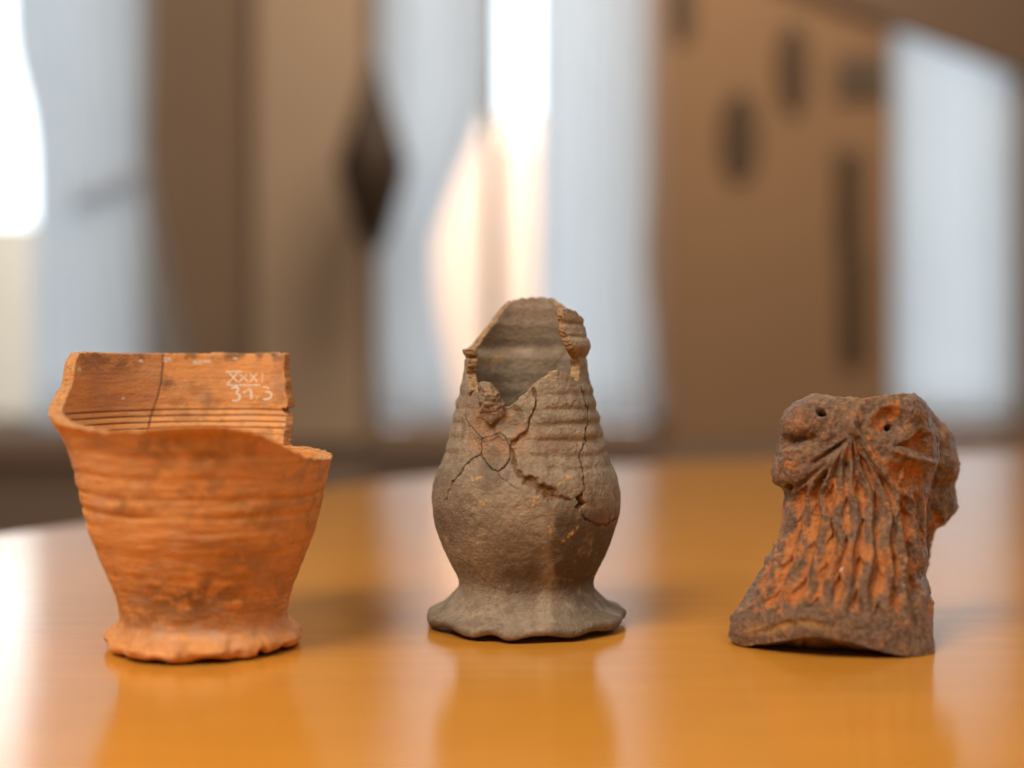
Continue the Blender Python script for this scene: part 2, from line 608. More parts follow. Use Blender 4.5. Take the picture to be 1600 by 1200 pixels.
# ---- dark ornaments on the walls
def lathe(name, prof, loc, mat, parent=None, n=24, squash=1.0):
    prof = np.array(prof, float)
    a = np.linspace(0, 2 * np.pi, n, endpoint=False)
    V = np.stack([prof[:, 0][:, None] * np.cos(a) + loc[0], squash * prof[:, 0][:, None] * np.sin(a) + loc[1],
                  np.repeat(prof[:, 1][:, None], n, 1) + loc[2]], -1)
    idx = np.arange(len(prof) * n).reshape(len(prof), n)
    nx = np.roll(idx, -1, 1)
    fc = np.stack([idx[:-1], nx[:-1], nx[1:], idx[1:]], -1).reshape(-1, 4)
    return mesh_np(name, V.reshape(-1, 3), fc, mat, parent)


def plaque(label, pts, Y, depth, mat, inner=None, cat='plaque'):
    pts = np.array(pts, float)
    c = pts.mean(0)
    t = thing('wall_plaque', label, cat, tuple(pix(c[0], c[1], Y)))
    n = len(pts)
    rings = [(1.0, depth), (1.0, depth * .35), (.90, 0), (.62, .004), (.56, -.004)]
    V, fs = [], []
    for s, dy in rings:
        q = c + (pts - c) * s
        V.append(pix(q[:, 0], q[:, 1], Y) + np.array([0, dy, 0]))
    for r in range(len(rings) - 1):
        for k in range(n):
            fs.append([r * n + k, r * n + (k + 1) % n, (r + 1) * n + (k + 1) % n, (r + 1) * n + k])
    fs.append([(len(rings) - 1) * n + k for k in range(n)])
    mesh_np('board', np.concatenate(V), fs, mat, t, smooth=False)
    return t


def oval(cx, cy, rx, ry, n=20, tilt=0.0):
    a = np.linspace(0, 2 * np.pi, n, endpoint=False)
    x, y = rx * np.cos(a), ry * np.sin(a)
    return np.stack([cx + x * np.cos(tilt) - y * np.sin(tilt), cy + x * np.sin(tilt) + y * np.cos(tilt)], -1)


YO = 3.7
k_ = YO / F
orn = thing('wall_ornament', 'dark spindle-shaped wooden ornament between pilaster and middle window', 'ornament', tuple(pix(582, 250, YO)))
lathe('bulb', [(r * k_, -dy * k_) for r, dy in [(1, -160), (10, -150), (18, -110), (32, -68), (45, -28), (56, 10), (47, 50), (36, 86), (24, 118), (11, 142), (1, 148)]],
      pix(582, 250, YO), M_DARK, orn)
box('bracket', (wx(573, YO), YO + .04, wz(262, YO)), (wx(589, YO), YW - .0505, wz(244, YO)), M_DARK, orn)

plaque('dark board at the top of the ochre wall, cut by the picture edge', [(1048, -60), (1084, -60), (1086, 30), (1078, 62), (1056, 62), (1048, 30)], YW - .02, .019, M_DARKER)
plaque('dark oval plaque, lowest of those high on the ochre wall', oval(1156, 212, 30, 72), YW - .02, .019, M_DARKER)
plaque('dark narrow plaque hanging right of the oval plaque', oval(1240, 105, 25, 72), YW - .02, .019, M_DARKER)
plaque('small grey-brown plaque beside the narrow right-hand window', [(1308, 88), (1388, 84), (1388, 150), (1308, 152)], YW - .02, .019, M_GREYP)
plaque('tall brown board on the ochre wall beside the narrow window', [(1308, 235), (1348, 235), (1348, 392), (1308, 392)], YW - .02, .019, M_DARKER)
plaque('dark lower board under the tall brown one on the ochre wall', [(1312, 396), (1356, 396), (1354, 560), (1330, 578), (1314, 560)], YW - .02, .019, M_DARKER)

# ------------------------------------------------------------------ table
ctrl = np.array([(-.285, .875), (-.105, 1.215), (.134, 1.40), (.577, 1.60), (1.05, 1.66), (1.5, 1.40), (1.75, .7), (1.6, -.2),
                 (1.0, -.75), (.25, -.9), (-.28, -.72), (-.47, -.3), (-.49, .1), (-.43, .5), (-.345, .76)])
pts = []
nC = len(ctrl)
for k in range(nC):
    p0, p1, p2, p3 = (ctrl[(k + j - 1) % nC] for j in range(4))
    for s in np.linspace(0, 1, 12, endpoint=False):
        pts.append(.5 * (2 * p1 + (p2 - p0) * s + (2 * p0 - 5 * p1 + 4 * p2 - p3) * s * s + (3 * p1 - p0 - 3 * p2 + p3) * s**3))
pts = np.array(pts)
tan = np.roll(pts, -1, 0) - np.roll(pts, 1, 0)
nor = np.stack([-tan[:, 1], tan[:, 0]], -1)
nor /= np.linalg.norm(nor, axis=1)[:, None]     # outline runs clockwise: points outward
rings = [(-.006, 0), (-.003, -.0008), (-.0009, -.003), (0, -.006), (0, -.024), (-.0009, -.027), (-.004, -.030)]
V = np.concatenate([np.concatenate([pts + nor * o, np.full((len(pts), 1), z)], 1) for o, z in rings])
n = len(pts)
fs = [list(range(n))[::-1], [(len(rings) - 1) * n + k for k in range(n)]]
for r in range(len(rings) - 1):
    for k in range(n):
        fs.append([r * n + k, r * n + (k + 1) % n, (r + 1) * n + (k + 1) % n, (r + 1) * n + k])
tb = thing('table', 'glossy honey-coloured wooden table with rounded outline, under the three pots', 'table', (.6, .4, FLOOR_Z))
tt = mesh_np('tabletop', V, fs, M_TABLE, tb)
tt.data.polygons[0].use_smooth = False
# pedestal below the top
lathe('pedestal', [(.36, 0), (.36, .03), (.20, .06), (.08, .12), (.07, .45), (.11, .62), (.30, .70), (.30, .7095)], (.62, .42, FLOOR_Z), M_DARKER, tb, 40)


# ------------------------------------------------------------------ vessels
def grid_parts(Vo, Vi, label, j0, names, mats, root, attrs, attrs_in, floor_center=None, base_center=None, K=5, seed=3, rough=.0006, relax=4):
    """Vo, Vi (nz, nt, 3): outer and inner skin; label (nz-1, nt): piece of each cell, -1 = broken away"""
    nz, nt = Vo.shape[:2]
    Vo, Vi = Vo.copy(), Vi.copy()
    # relax the stair steps along every border between pieces
    lab_l = np.roll(label, 1, 1)
    vb = label != lab_l                                   # vertical edge (j..j+1, i)
    hb = np.zeros((nz, nt), bool)
    hb[1:-1] = label[1:] != label[:-1]                    # horizontal edge (j, i..i+1)
    cnt = np.zeros((nz, nt))
    cnt[:-1] += vb
    cnt[1:] += vb
    cnt += hb
    cnt += np.roll(hb, 1, 1)
    for _ in range(relax):
        for A in (Vo, Vi):
            s = np.zeros_like(A)
            s[:-1] += A[1:] * vb[..., None]
            s[1:] += A[:-1] * vb[..., None]
            s += np.roll(A, -1, 1) * hb[..., None]
            s += np.roll(A * hb[..., None], 1, 1)
            m = cnt >= 2
            A[m] = .5 * A[m] + .5 * s[m] / cnt[m][:, None]
    # chain of points through the thickness, roughened
    q = np.linspace(0, 1, K + 2)
    CH = Vo[None] * (1 - q)[:, None, None, None] + Vi[None] * q[:, None, None, None]
    bm = cnt > 0
    jit = np.stack([fbm(CH[:, bm] * 900, 3, seed + c) for c in range(3)], -1)
    w = np.sin(np.pi * q)[:, None, None] ** .5
    CHb = CH[:, bm] + jit * w * rough
    CHb[0], CHb[-1] = Vo[bm], Vi[bm]
    bidx = np.full((nz, nt), -1)
    bidx[bm] = np.arange(bm.sum())
    nb = bm.sum()
    allV = np.concatenate([Vo.reshape(-1, 3), Vi.reshape(-1, 3), CHb.reshape(-1, 3)])
    nO = nz * nt
    extra = []
    if floor_center is not None:
        extra.append(floor_center)
    if base_center is not None:
        extra.append(base_center)
    if extra:
        allV = np.concatenate([allV, np.array(extra)])
    A = {}
    for k in attrs:
        a = np.zeros(len(allV))
        a[:nO] = attrs[k].ravel()
        if k in attrs_in:
            a[nO:2 * nO] = attrs_in[k].ravel()
        A[k] = a
    O = np.arange(nO).reshape(nz, nt)
    On = np.roll(O, -1, 1)

    def chain(j, i, kk):
        b = bidx[j, i]
        r = 2 * nO + kk * nb + b
        if kk == 0:
            r = O[j, i]
        elif kk == K + 1:
            r = nO + O[j, i]
        return r

    objs = []
    for L, nm in enumerate(names):
        F4, FM = [], []
        m = label == L
        f = np.stack([O[:-1], On[:-1], On[1:], O[1:]], -1)[m]
        F4.append(f)
        FM.append(np.zeros(len(f)))
        mi = m.copy()
        mi[:j0] = False
        f = nO + np.stack([O[:-1], O[1:], On[1:], On[:-1]], -1)[mi]
        F4.append(f)
        FM.append(np.zeros(len(f)))
        for (dj, di) in ((0, -1), (0, 1), (1, 0), (-1, 0)):
            if di:
                nbq = np.roll(label, -di, 1)
                e = m & (nbq != L)
            else:
                nbq = np.full_like(label, -1)
                if dj == 1:
                    nbq[:-1] = label[1:]
                else:
                    nbq[1:] = label[:-1]
                    nbq[0] = L
                e = m & (nbq != L)
            e[:j0] = False
            jj, ii = np.nonzero(e)
            if not len(jj):
                continue
            i2 = (ii + 1) % nt
            if (dj, di) == (0, -1):
                a, b = (jj + 1, ii), (jj, ii)
            elif (dj, di) == (0, 1):
                a, b = (jj, i2), (jj + 1, i2)
            elif dj == 1:
                a, b = (jj + 1, i2), (jj + 1, ii)
            else:
                a, b = (jj, ii), (jj, i2)
            # top row has no neighbour marks: make sure that chains exist
            ok = (bidx[a] >= 0) & (bidx[b] >= 0)
            for kk in range(K + 1):
                def idx(p, kx):
                    if kx == 0:
                        return O[p]
                    if kx == K + 1:
                        return nO + O[p]
                    return 2 * nO + kx * nb + bidx[p]
                f = np.stack([idx(b, kk), idx(a, kk), idx(a, kk + 1), idx(b, kk + 1)], -1)[ok]
                F4.append(f)
                FM.append(np.ones(len(f)))
        if L == 0:
            c = len(allV) - len(extra)
            if floor_center is not None:
                f = np.stack([nO + O[j0], nO + On[j0], np.full(nt, c), np.full(nt, c)], -1)
                F4.append(f[:, [0, 1, 2, 2]])
                FM.append(np.zeros(nt))
                c += 1
            if base_center is not None:
                f = np.stack([On[0], O[0], np.full(nt, c), np.full(nt, c)], -1)
                F4.append(f)
                FM.append(np.zeros(nt))
        Fq = np.concatenate(F4)
        FMq = np.concatenate(FM)
        tri = Fq[:, 2] == Fq[:, 3]
        Fl, FMl = Fq[~tri], FMq[~tri]
        if tri.any():      # turn the fan triangles into quads with an added midpoint on the rim edge
            ft = Fq[tri]
            mid = (allV[ft[:, 0]] + allV[ft[:, 1]]) / 2
            mi0 = len(allV)
            allV = np.concatenate([allV, mid])
            for k in A:
                A[k] = np.concatenate([A[k], np.zeros(len(mid))])
            Fl = np.concatenate([Fl, np.stack([ft[:, 0], mi0 + np.arange(len(ft)), ft[:, 1], ft[:, 2]], -1)])
            FMl = np.concatenate([FMl, FMq[tri]])
        u, inv = np.unique(Fl, return_inverse=True)
        inv = inv.reshape(Fl.shape)
        o = mesh_np(nm, allV[u], inv, mats, root, FMl, {k: a[u] for k, a in A.items()})
        objs.append(o)
    return objs


def profile(pts, step, sm):
    p = np.array(pts, float)
    n = int(np.hypot(*np.diff(p, axis=0).T).sum() / step)
    return smooth1(resample(p, n), sm)


# ---------------------------------------------------- 1. orange cup with a broken rim
def build_cup():
    ax, ay = (319.5 - CX) * .494 / F, .494
    out = [(.0300, .0010), (.0325, .0004), (.0347, .0010), (.0358, .0032), (.0350, .0056), (.0325, .0078), (.0305, .0098), (.0305, .0125), (.0316, .0170),
           (.0332, .0222), (.0356, .0270), (.0378, .0318), (.0405, .0385), (.0427, .0440), (.0440, .0506), (.0458, .0586), (.0474, .0660),
           (.0487, .0710), (.0502, .0757), (.0526, .0800), (.0552, .0838), (.0563, .0870), (.0563, .0930), (.0568, .1000), (.0573, .1060), (.0575, .1098)]
    pr = profile([(r * (1 - .022 * min(1, z / .03)), z) for r, z in out], .00042, 7)
    nz, nt = len(pr), 760
    al = np.linspace(-np.pi, np.pi, nt, endpoint=False)      # 0 = front, positive to the right
    R = np.repeat(pr[:, 0][:, None], nt, 1)
    Z = np.repeat(pr[:, 1][:, None], nt, 1)
    AL = np.repeat(al[None], nz, 0)
    D = np.stack([np.sin(AL), -np.cos(AL), np.zeros_like(AL)], -1)
    Q = np.stack([np.sin(AL) * .05, -np.cos(AL) * .05, Z], -1)
    # warp: wobbly hand-thrown wall
    wob = fbm(Q * 22, 2, 5) * .0007 * sstep(.004, .03, Z)
    zt = Z + .0012 * np.sin(AL + .6) + .0006 * fbm(Q * 40, 2, 9)
    ring = np.zeros_like(Z)
    for z0, d, w in ((.0655, .00055, .0011), (.0585, .00075, .0010), (.0522, .00060, .0010), (.0470, .00035, .0012), (.0735, .0003, .0012), (.0385, .00018, .001), (.0300, .00022, .0010), (.0800, .0003, .001)):
        k = .55 + .45 * fbm(np.stack([np.sin(AL) * 2, np.cos(AL) * 2, Z * 0 + z0 * 900], -1), 2, 31)
        ring -= .75 * d * k * np.exp(-((zt - z0) / w) ** 2)
        ring += .6 * d * k * np.exp(-((zt - z0 - .0028) / (w * 1.7)) ** 2)
    fine = .00021 * fbm(np.stack([np.sin(AL) * 4, np.cos(AL) * 4, zt * 750], -1), 3, 41)
    lump = .00025 * fbm(Q * 120, 4, 51) + .0004 * fbm(Q * 55, 2, 52) * (1 - sstep(.03, .05, Z))
    # pinched foot
    ft = 1 - sstep(.006, .0115, Z)
    pw = np.cos(13 * AL + 2.2 * fbm(np.stack([np.sin(AL) * 1.6, np.cos(AL) * 1.6, 0 * Z], -1), 2, 61))
    foot = ft * (.0005 * pw + .0016 * fbm(Q * 70, 3, 62) + .0006 * fbm(Q * 160, 2, 64))
    R2 = R + wob + ring * sstep(.02, .03, Z) + fine + lump + foot
    lift = np.clip(-pw - .1, 0, 1) * (.0010 + .0008 * fbm(Q * 30, 1, 65)) * (1 - sstep(.001, .006, Z)) + (1 - sstep(.001, .006, Z)) * .0004 * (1 + fbm(Q * 90, 2, 63))
    Zo = Z + lift
    # left side of the neck of the foot leans in a little
    th = np.interp(Z, [.0, .02, .06, .085, .100, .1085, .1098], [.0065, .0058, .0052, .0052, .0044, .0040, .0036])
    Ri = R - th + wob * .7
    zin = Z
    gin = np.zeros_like(Z)
    for z0, d in ((.0857, .00050), (.0834, .00050), (.0810, .00050), (.0786, .00045), (.0760, .0002)):
        gin += d * np.exp(-((zin - z0 - .0003 * fbm(Q * 30, 2, 71)) / .00030) ** 2)
    Ri = Ri + gin + .00012 * fbm(Q * 200, 3, 72) + .00008 * fbm(np.stack([np.sin(AL) * 6, np.cos(AL) * 6, Z * 1100], -1), 2, 73)
    # rounded lip
    lip = sstep(.1082, .1098, Z)
    R2 = R2 - .0012 * lip ** 2
    Ri = Ri + .0010 * lip ** 2
    C = np.array([ax, ay, 0])
    Vo = C + np.stack([R2 * D[..., 0], R2 * D[..., 1], Zo], -1)
    Vi = C + np.stack([Ri * D[..., 0], Ri * D[..., 1], np.maximum(Z, .0085)], -1)
    # broken top
    deg = np.degrees(al)
    T = np.interp(deg, [-180, -107, -104, -101, -98, -96, -93, -90, -86, -82, -74, -66, -56, -46, -39, -27, -10, 0, 11, 22, 30, 40, 48.7, 57.7, 66.6, 78, 90, 110, 130, 180],
                  [.112, .112, .1085, .1050, .1015, .0975, .0955, .0940, .0915, .0900, .0880, .0862, .0845, .0832, .0825, .0815, .0819, .0833, .0836, .0831, .0813, .0780, .0749, .0719, .0704, .0696, .0692, .0700, .0712, .0720])
    T = T + .0005 * fbm(np.stack([np.sin(al) * 18, np.cos(al) * 18, 0 * al], -1), 3, 81) + .0003 * fbm(np.stack([np.sin(al) * 60, np.cos(al) * 60, 0 * al], -1), 2, 82)
    zc = (Z[:-1] + Z[1:]) / 2
    label = np.where(zc < T[None], 0, -1)
    T2 = .1087 + .00035 * fbm(np.stack([np.sin(al) * 9, np.cos(al) * 9, 0 * al], -1), 3, 83) + .00025 * fbm(np.stack([np.sin(al) * 45, np.cos(al) * 45, 0 * al], -1), 3, 84)
    label = np.where(zc > T2[None], -1, label)
    # a chip in the right broken border of the back wall
    zs, rs = Z[:, 0], (R - th)[:, 0]

    def hit(pts_):
        # where the line of sight meets the inner face of the back wall
        p = np.array(pts_, float)
        Yq = np.full(len(p), ay + .05)
        for _ in range(30):
            q = pix(p[:, 0], p[:, 1], Yq)
            Yq = ay + np.sqrt(np.maximum(np.interp(q[:, 2], zs, rs) ** 2 - (q[:, 0] - ax) ** 2, 1e-8))
        q = pix(p[:, 0], p[:, 1], Yq)
        d = np.degrees(np.arctan2(q[:, 0] - ax, -(q[:, 1] - ay)))
        o = np.argsort(q[:, 2])
        return q[o, 2], d[o]

    bz, bd = hit([(446, 552), (444, 575), (446, 600), (448, 622), (449, 634), (446, 645), (446, 665), (443, 680), (442, 694)])
    jt = np.interp(zc, bz, bd) + .5 * fbm(np.stack([zc * 300, 0 * zc, 0 * zc], -1), 3, 85)
    label = np.where((zc > .0716) & (deg[None] > 125) & (deg[None] < jt), -1, label)
    label = np.where((zc > .0716) & ((deg[None] >= jt) | (deg[None] < -120)) & (zc < T2[None]), 0, label)
    label = np.where((zc < T[None]) & (zc < .0716), 0, label)
    cz, cdg = hit([(447, 643)])
    chip = np.hypot((deg[None] - cdg[0]) / 3.0, (zc - cz[0] - (deg[None] - cdg[0]) * .0003) / .0011) < 1
    label = np.where(chip, -1, label)
    # crack in the back wall: two rim sherds glued to the body
    kz, kd = hit([(255, 553), (255, 567), (252, 598), (246, 623), (240, 640), (235, 657), (231, 673), (229, 690), (228, 705)])
    cdeg = np.interp(zc, kz, kd) + .25 * fbm(np.stack([zc * 700, 0 * zc, 0 * zc], -1), 2, 91)
    low = .0705 + .002 * fbm(np.stack([np.sin(AL[:-1]) * 6, np.cos(AL[:-1]) * 6, 0 * zc], -1), 2, 92)
    back = (zc > low) & ((deg[None] > 130) | (deg[None] < -108))
    right_of = (deg[None] > 100) | (deg[None] < cdeg)
    label = np.where((label == 0) & back & right_of, 1, label)
    label = np.where((label == 0) & back & ~right_of & (zc > low + .001), 2, label)
    # attributes
    cd = np.interp(Z, kz, kd)
    dd = np.abs(np.degrees(AL) - cd) * np.pi / 180 * .053
    crk_in = np.exp(-(dd / .00035) ** 2) * (Z > .070)
    grv_shade = np.clip(gin / .0004, 0, 1)  # groove bottoms darkened in the colour, like shade in the cuts
    dg = np.degrees(AL)
    Z_ = Z
    px, py = proj(Vo)
    front = np.cos(AL) > 0
    stain = np.zeros_like(Z)
    for (cx, cy, rx, ry, k) in ((250, 700, 60, 25, .8), (330, 715, 40, 20, .7), (200, 790, 40, 20, .7), (300, 935, 110, 50, .9), (410, 800, 60, 40, .5), (285, 695, 30, 30, .4), (230, 960, 60, 40, .7), (420, 930, 50, 60, .5), (160, 690, 40, 15, .5), (380, 880, 60, 40, .6), (340, 850, 90, 20, .4)):
        stain = np.maximum(stain, k * np.exp(-(((px - cx) / rx) ** 2 + ((py - cy) / ry) ** 2)) * front)
    pale = np.exp(-(((px - 330) / 130) ** 2 + ((py - 985) / 16) ** 2)) * front * .8 + np.exp(-(((px - 420) / 40) ** 2 + ((py - 905) / 30) ** 2)) * front * .5 \
        + np.exp(-(((px - 480) / 40) ** 2 + ((py - 745) / 40) ** 2)) * front * .35
    zero = np.zeros_like(Z)
    red_in = sstep(-.5, .6, dg - cd) * (1 - sstep(-112, -104, dg)) * sstep(.0850, .0880, Z) * .95 * (.6 + .4 * fbm(np.stack([np.sin(AL) * 3, np.cos(AL) * 3, Z * 500], -1), 3, 95))
    topd = sstep(.103, .108, Z) * sstep(-.1, .4, fbm(Q * 130, 3, 96))
    pxi, pyi = proj(Vi)
    st_in = topd * .9
    for (cx, cy, rx, ry, k) in ((170, 568, 55, 14, .9), (262, 600, 16, 12, .8), (305, 605, 25, 18, .5), (325, 625, 10, 20, .6), (290, 648, 16, 14, .5), (235, 648, 60, 10, .35)):
        st_in = np.maximum(st_in, k * np.exp(-(((pxi - cx) / rx) ** 2 + ((pyi - cy) / ry) ** 2)))
    wh = zero.copy()
    for (cx, cy, rx, ry) in ((262, 562, 7, 3), (307, 566, 7, 2.5), (322, 565, 7, 2.5), (221, 564, 4, 2), (124, 577, 3, 3), (193, 622, 2.4, 2.4), (367, 560, 5, 2), (448, 605, 2, 5)):
        wh = np.maximum(wh, .9 * (np.hypot((pxi - cx) / rx, (pyi - cy) / ry) + .5 * fbm(Vi * 1500, 2, 97) < 1))
    attrs = dict(stain=stain, pale=pale, red=zero, crack=zero, white=zero)
    attrs_in = dict(stain=st_in, red=np.clip(red_in, 0, 1), crack=np.clip(crk_in + .75 * grv_shade, 0, 1), white=wh, pale=zero)
    j0 = int(np.argmax(Z[:, 0] > .0085))
    root = thing('pottery_cup', 'orange earthenware cup with broken rim and pinched foot, leftmost on the table', 'cup', (ax, ay, 0))
    objs = grid_parts(Vo, Vi, label, j0, ['body', 'rim_sherd', 'rim_sherd'], [M_TC, M_TCB], root, attrs, attrs_in,
                      floor_center=(ax, ay, .0085), base_center=(ax, ay, .0025), seed=11, rough=.0004)
    objs[1]['label'] = 'rim sherd with white inventory number on its inner face'
    objs[2]['label'] = 'redder rim sherd left of the crack'

    # inventory number painted on the inner face of the back wall
    strokes = [
        # (points, half width px)
        ([(352, 581.5), (368, 581), (392, 582)], 1.15), ([(354, 602), (380, 602), (407, 601.5)], 1.15),
        ([(358, 583), (364, 589), (371, 597)], 1.15), ([(371, 583), (363, 592), (354, 601)], 1.15),
        ([(374, 584), (381, 590), (388, 597.5)], 1.15), ([(386, 584), (380, 590), (373, 598)], 1.15),
        ([(391, 584), (396, 590), (402, 597)], 1.15), ([(402, 584), (396, 590), (390, 598)], 1.15),
        ([(410.5, 582), (410, 589), (409.5, 598)], .8),
        ([(361.5, 608), (366, 604.5), (371, 604.8), (374, 608), (371, 612.5), (367, 614.5), (372, 615.5), (376, 619), (374, 624.5), (368, 626), (362.5, 626)], 1.9),
        ([(380, 614.5), (385, 611)], 2.0), ([(386, 610), (391, 606), (392.5, 614), (393, 624)], 1.9),
        ([(401, 621), (402.5, 622)], 2.6),
        ([(411, 605), (416, 604.5), (420.5, 607)], 1.9), ([(414, 612.5), (420, 612), (425, 616), (424, 621), (418, 624.5), (411, 624)], 1.9),
    ]
    V, Fq = [], []
    rng = np.random.default_rng(4)
    for pts_, hw in strokes:
        p = smooth1(resample(pts_, 22), 2)
        d = np.gradient(p, axis=0)
        nn = np.stack([-d[:, 1], d[:, 0]], -1)
        nn /= np.linalg.norm(nn, axis=1)[:, None] + 1e-9
        w = hw * (1 + .22 * rng.standard_normal(22))
        w = np.convolve(np.pad(w, 1, mode='edge'), [.25, .5, .25], 'valid')
        w[0] *= .55
        w[-1] *= .55
        base = len(V)
        for side in (-1, 0, 1):
            s = p + nn * (w * side)[:, None]
            Yq = np.full(22, ay + .052)
            for _ in range(12):
                q = pix(s[:, 0], s[:, 1], Yq)
                rq = np.interp(q[:, 2], zs, rs) - .00022 - (.00012 if side == 0 else 0)
                Yq = ay + np.sqrt(np.maximum(rq ** 2 - (q[:, 0] - ax) ** 2, 1e-8))
            V += pix(s[:, 0], s[:, 1], Yq).tolist()
        for r in (0, 1):
            for k in range(21):
                a = base + r * 22 + k
                Fq.append([a, a + 1, a + 23, a + 22])
    ink = mesh_np('inventory_number', V, Fq, M_INK, objs[1])
    ink['label'] = 'white handwritten XXXI over 31.3'


build_cup()


# ---------------------------------------------------- 2. grey jug, glued from sherds
def build_jug():
    dY = .534
    ax, ay = (821.5 - CX) * dY / F, dY
    hw = [(972, 155.5), (966, 150), (958, 141), (950, 132.5), (942, 124), (933, 115), (925, 108.5), (917, 105.8), (910, 105.6), (900, 109), (886, 116.5), (872, 124), (857, 130.5), (842, 136), (824, 141.5), (806, 145.3), (790, 147),
          (775, 147), (760, 145), (748, 142.5), (738, 138.5), (728, 133.5), (718, 129), (705, 125), (692, 121.5), (672, 117.5), (650, 112.5), (632, 108), (612, 102.5), (596, 98.5), (580, 96), (566, 95.8),
          (556, 98), (547, 101.8), (540, 100.5), (525, 94.8), (507, 91.5), (490, 89.5), (470, 88.5), (450, 88)]
    out = [(.0300, .0040), (.0355, .0018), (.0382, .0006), (.0396, .0010), (.0402, .0028), (.0396, .0046)] + [(w * dY / F, H - (y - Y0) * dY / F + .0012) for y, w in hw[3:]]
    pr = profile(out, .00040, 3)
    nz, nt = len(pr), 700
    # denser columns on the camera's side
    s = np.linspace(-1, 1, nt, endpoint=False)
    al = np.pi * (.72 * s + .28 * s ** 3)
    R = np.repeat(pr[:, 0][:, None], nt, 1)
    Z = np.repeat(pr[:, 1][:, None], nt, 1)
    AL = np.repeat(al[None], nz, 0)
    sn, cs_ = np.sin(AL), np.cos(AL)
    Q = np.stack([sn * .035, -cs_ * .035, Z], -1)
    # ridges of the neck: crests seen in outline
    rr = np.zeros_like(Z)
    zc_ = lambda y: H - (y - Y0) * dY / F
    zt = Z + .0005 * fbm(np.stack([sn * 1.6, cs_ * 1.6, Z * 60], -1), 2, 101)
    for y, a in ((606, .00055), (628, .00085), (650, .00100), (673, .00105), (696, .00095), (715, .0004)):
        kk = (.78 + .5 * fbm(np.stack([sn * 2.2, cs_ * 2.2, Z * 0 + y * .37], -1), 2, 102)) * (.16 + .94 * sstep(-.15, .40, sn) + .5 * sstep(-.55, -.95, sn))
        rr += .65 * a * kk * (np.exp(-((zt - zc_(y)) / .0016) ** 2) - .85 * np.exp(-((zt - zc_(y + 9.5)) / .0009) ** 2))
    for y, a in ((507, .0007), (527, .0006), (558, .0008)):
        rr -= a * np.exp(-((zt - zc_(y)) / .0008) ** 2)
    grain = .00022 * fbm(Q * 260, 3, 105) + .0004 * fbm(Q * 60, 3, 106) + .00009 * fbm(Q * 700, 2, 107)
    ft = 1 - sstep(.005, .016, Z)
    pw = np.cos(11 * AL + .9 + 1.2 * fbm(np.stack([sn * 1.5, cs_ * 1.5, 0 * Z], -1), 2, 111))
    edge = 1 - sstep(.0015, .0085, Z)
    foot = ft * .0006 * (pw + 1.4 * fbm(Q * 60, 2, 112))
    lift = edge * (.0017 * (1 - pw) * .5 + .0005 * fbm(Q * 120, 2, 113) + .0006)
    R2 = R + rr + grain + foot
    C = np.array([ax, ay, 0])
    Vo = C + np.stack([R2 * sn, -R2 * cs_, Z + lift], -1)
    px, py = proj(Vo)
    front = cs_ > -.12
    # cracks traced on the wall facing us
    cracks = [  # points, half width px, depth m, kind
        ([(750, 708), (740, 716), (728, 727), (719, 740), (707, 752), (702, 765), (697, 782)], 1.5, .0008, 'crack'),
        ([(754, 686), (752, 696), (750, 708), (757, 719), (764, 727), (769, 733), (776, 737), (784, 734), (791, 727), (797, 717)], 1.5, .0009, 'crack'),
        ([(776, 737), (786, 748), (797, 757), (810, 764)], .9, .0003, 'crack'),
        ([(754, 686), (762, 683), (772, 680), (782, 676), (789, 682), (795, 694), (797, 700)], 1.3, .0006, 'crack'),
        ([(797, 698), (800, 706), (802, 716), (803, 726), (806, 736), (815, 744), (828, 752)], 3.6, .0010, 'glue'),
        ([(826, 751), (838, 758), (850, 766), (862, 774)], 9.5, .0020, 'glue'),
        ([(862, 774), (874, 778), (886, 781), (896, 783)], 2.6, .0008, 'glue'),
        ([(908, 775), (912, 766), (914, 752), (911, 738), (908, 724), (906, 713), (911, 702), (915, 690), (917, 672), (918, 655), (919, 640), (913, 622), (909, 604)], 1.15, .0006, 'crack'),
        ([(914, 760), (912, 740), (907, 715)], 2.0, .0005, 'glue'),
        ([(905, 797), (912, 807), (922, 813), (934, 819), (946, 820), (957, 815), (966, 809)], 1.6, .0007, 'crack'),
        ([(927, 817), (936, 821), (948, 820)], 2.4, .0005, 'glue'),
        ([(798, 696), (806, 688), (815, 681), (821, 676)], 3.6, .0008, 'glue'),
        ([(821, 676), (826, 664), (831, 651), (836, 638), (839, 626), (836, 614), (832, 604)], 1.8, .0008, 'glue'),
        ([(756, 688), (747, 679), (739, 669), (731, 660), (727, 650)], 1.2, .0005, 'crack'),
        ([(743, 605), (737, 613), (733, 618)], 2.0, .0008, 'glue'),
    ]
    crk, glu, dep = np.zeros_like(Z), np.zeros_like(Z), np.zeros_like(Z)
    jitx = px + 2.4 * fbm(Q * 420, 3, 121)
    jity = py + 2.4 * fbm(Q * 420 + 5, 3, 122)
    for pts_, w, d, kind in cracks:
        q, par = poly_dist(jitx, jity, pts_)
        ww = (w if kind == 'glue' else w * .62) * (.75 + .5 * vnoise(np.stack([par * 7, 0 * par, 0 * par + w], -1), 5))
        g = np.exp(-(q / np.maximum(ww, .5)) ** 2) * front
        dep = np.maximum(dep, np.exp(-(q / np.maximum(ww * 1.25, .5)) ** 4) * front * d)
        if kind == 'glue':
            glu = np.maximum(glu, np.clip(g * 2.2, 0, 1) * (.8 + .2 * vnoise(Q * 500, 7)))
        else:
            crk = np.maximum(crk, np.clip(g * 1.15, 0, 1))
    Vo = Vo - np.stack([dep * sn, -dep * cs_, 0 * dep], -1)
    # scar of the lost handle: sunken rounds
    scar = np.zeros_like(Z)
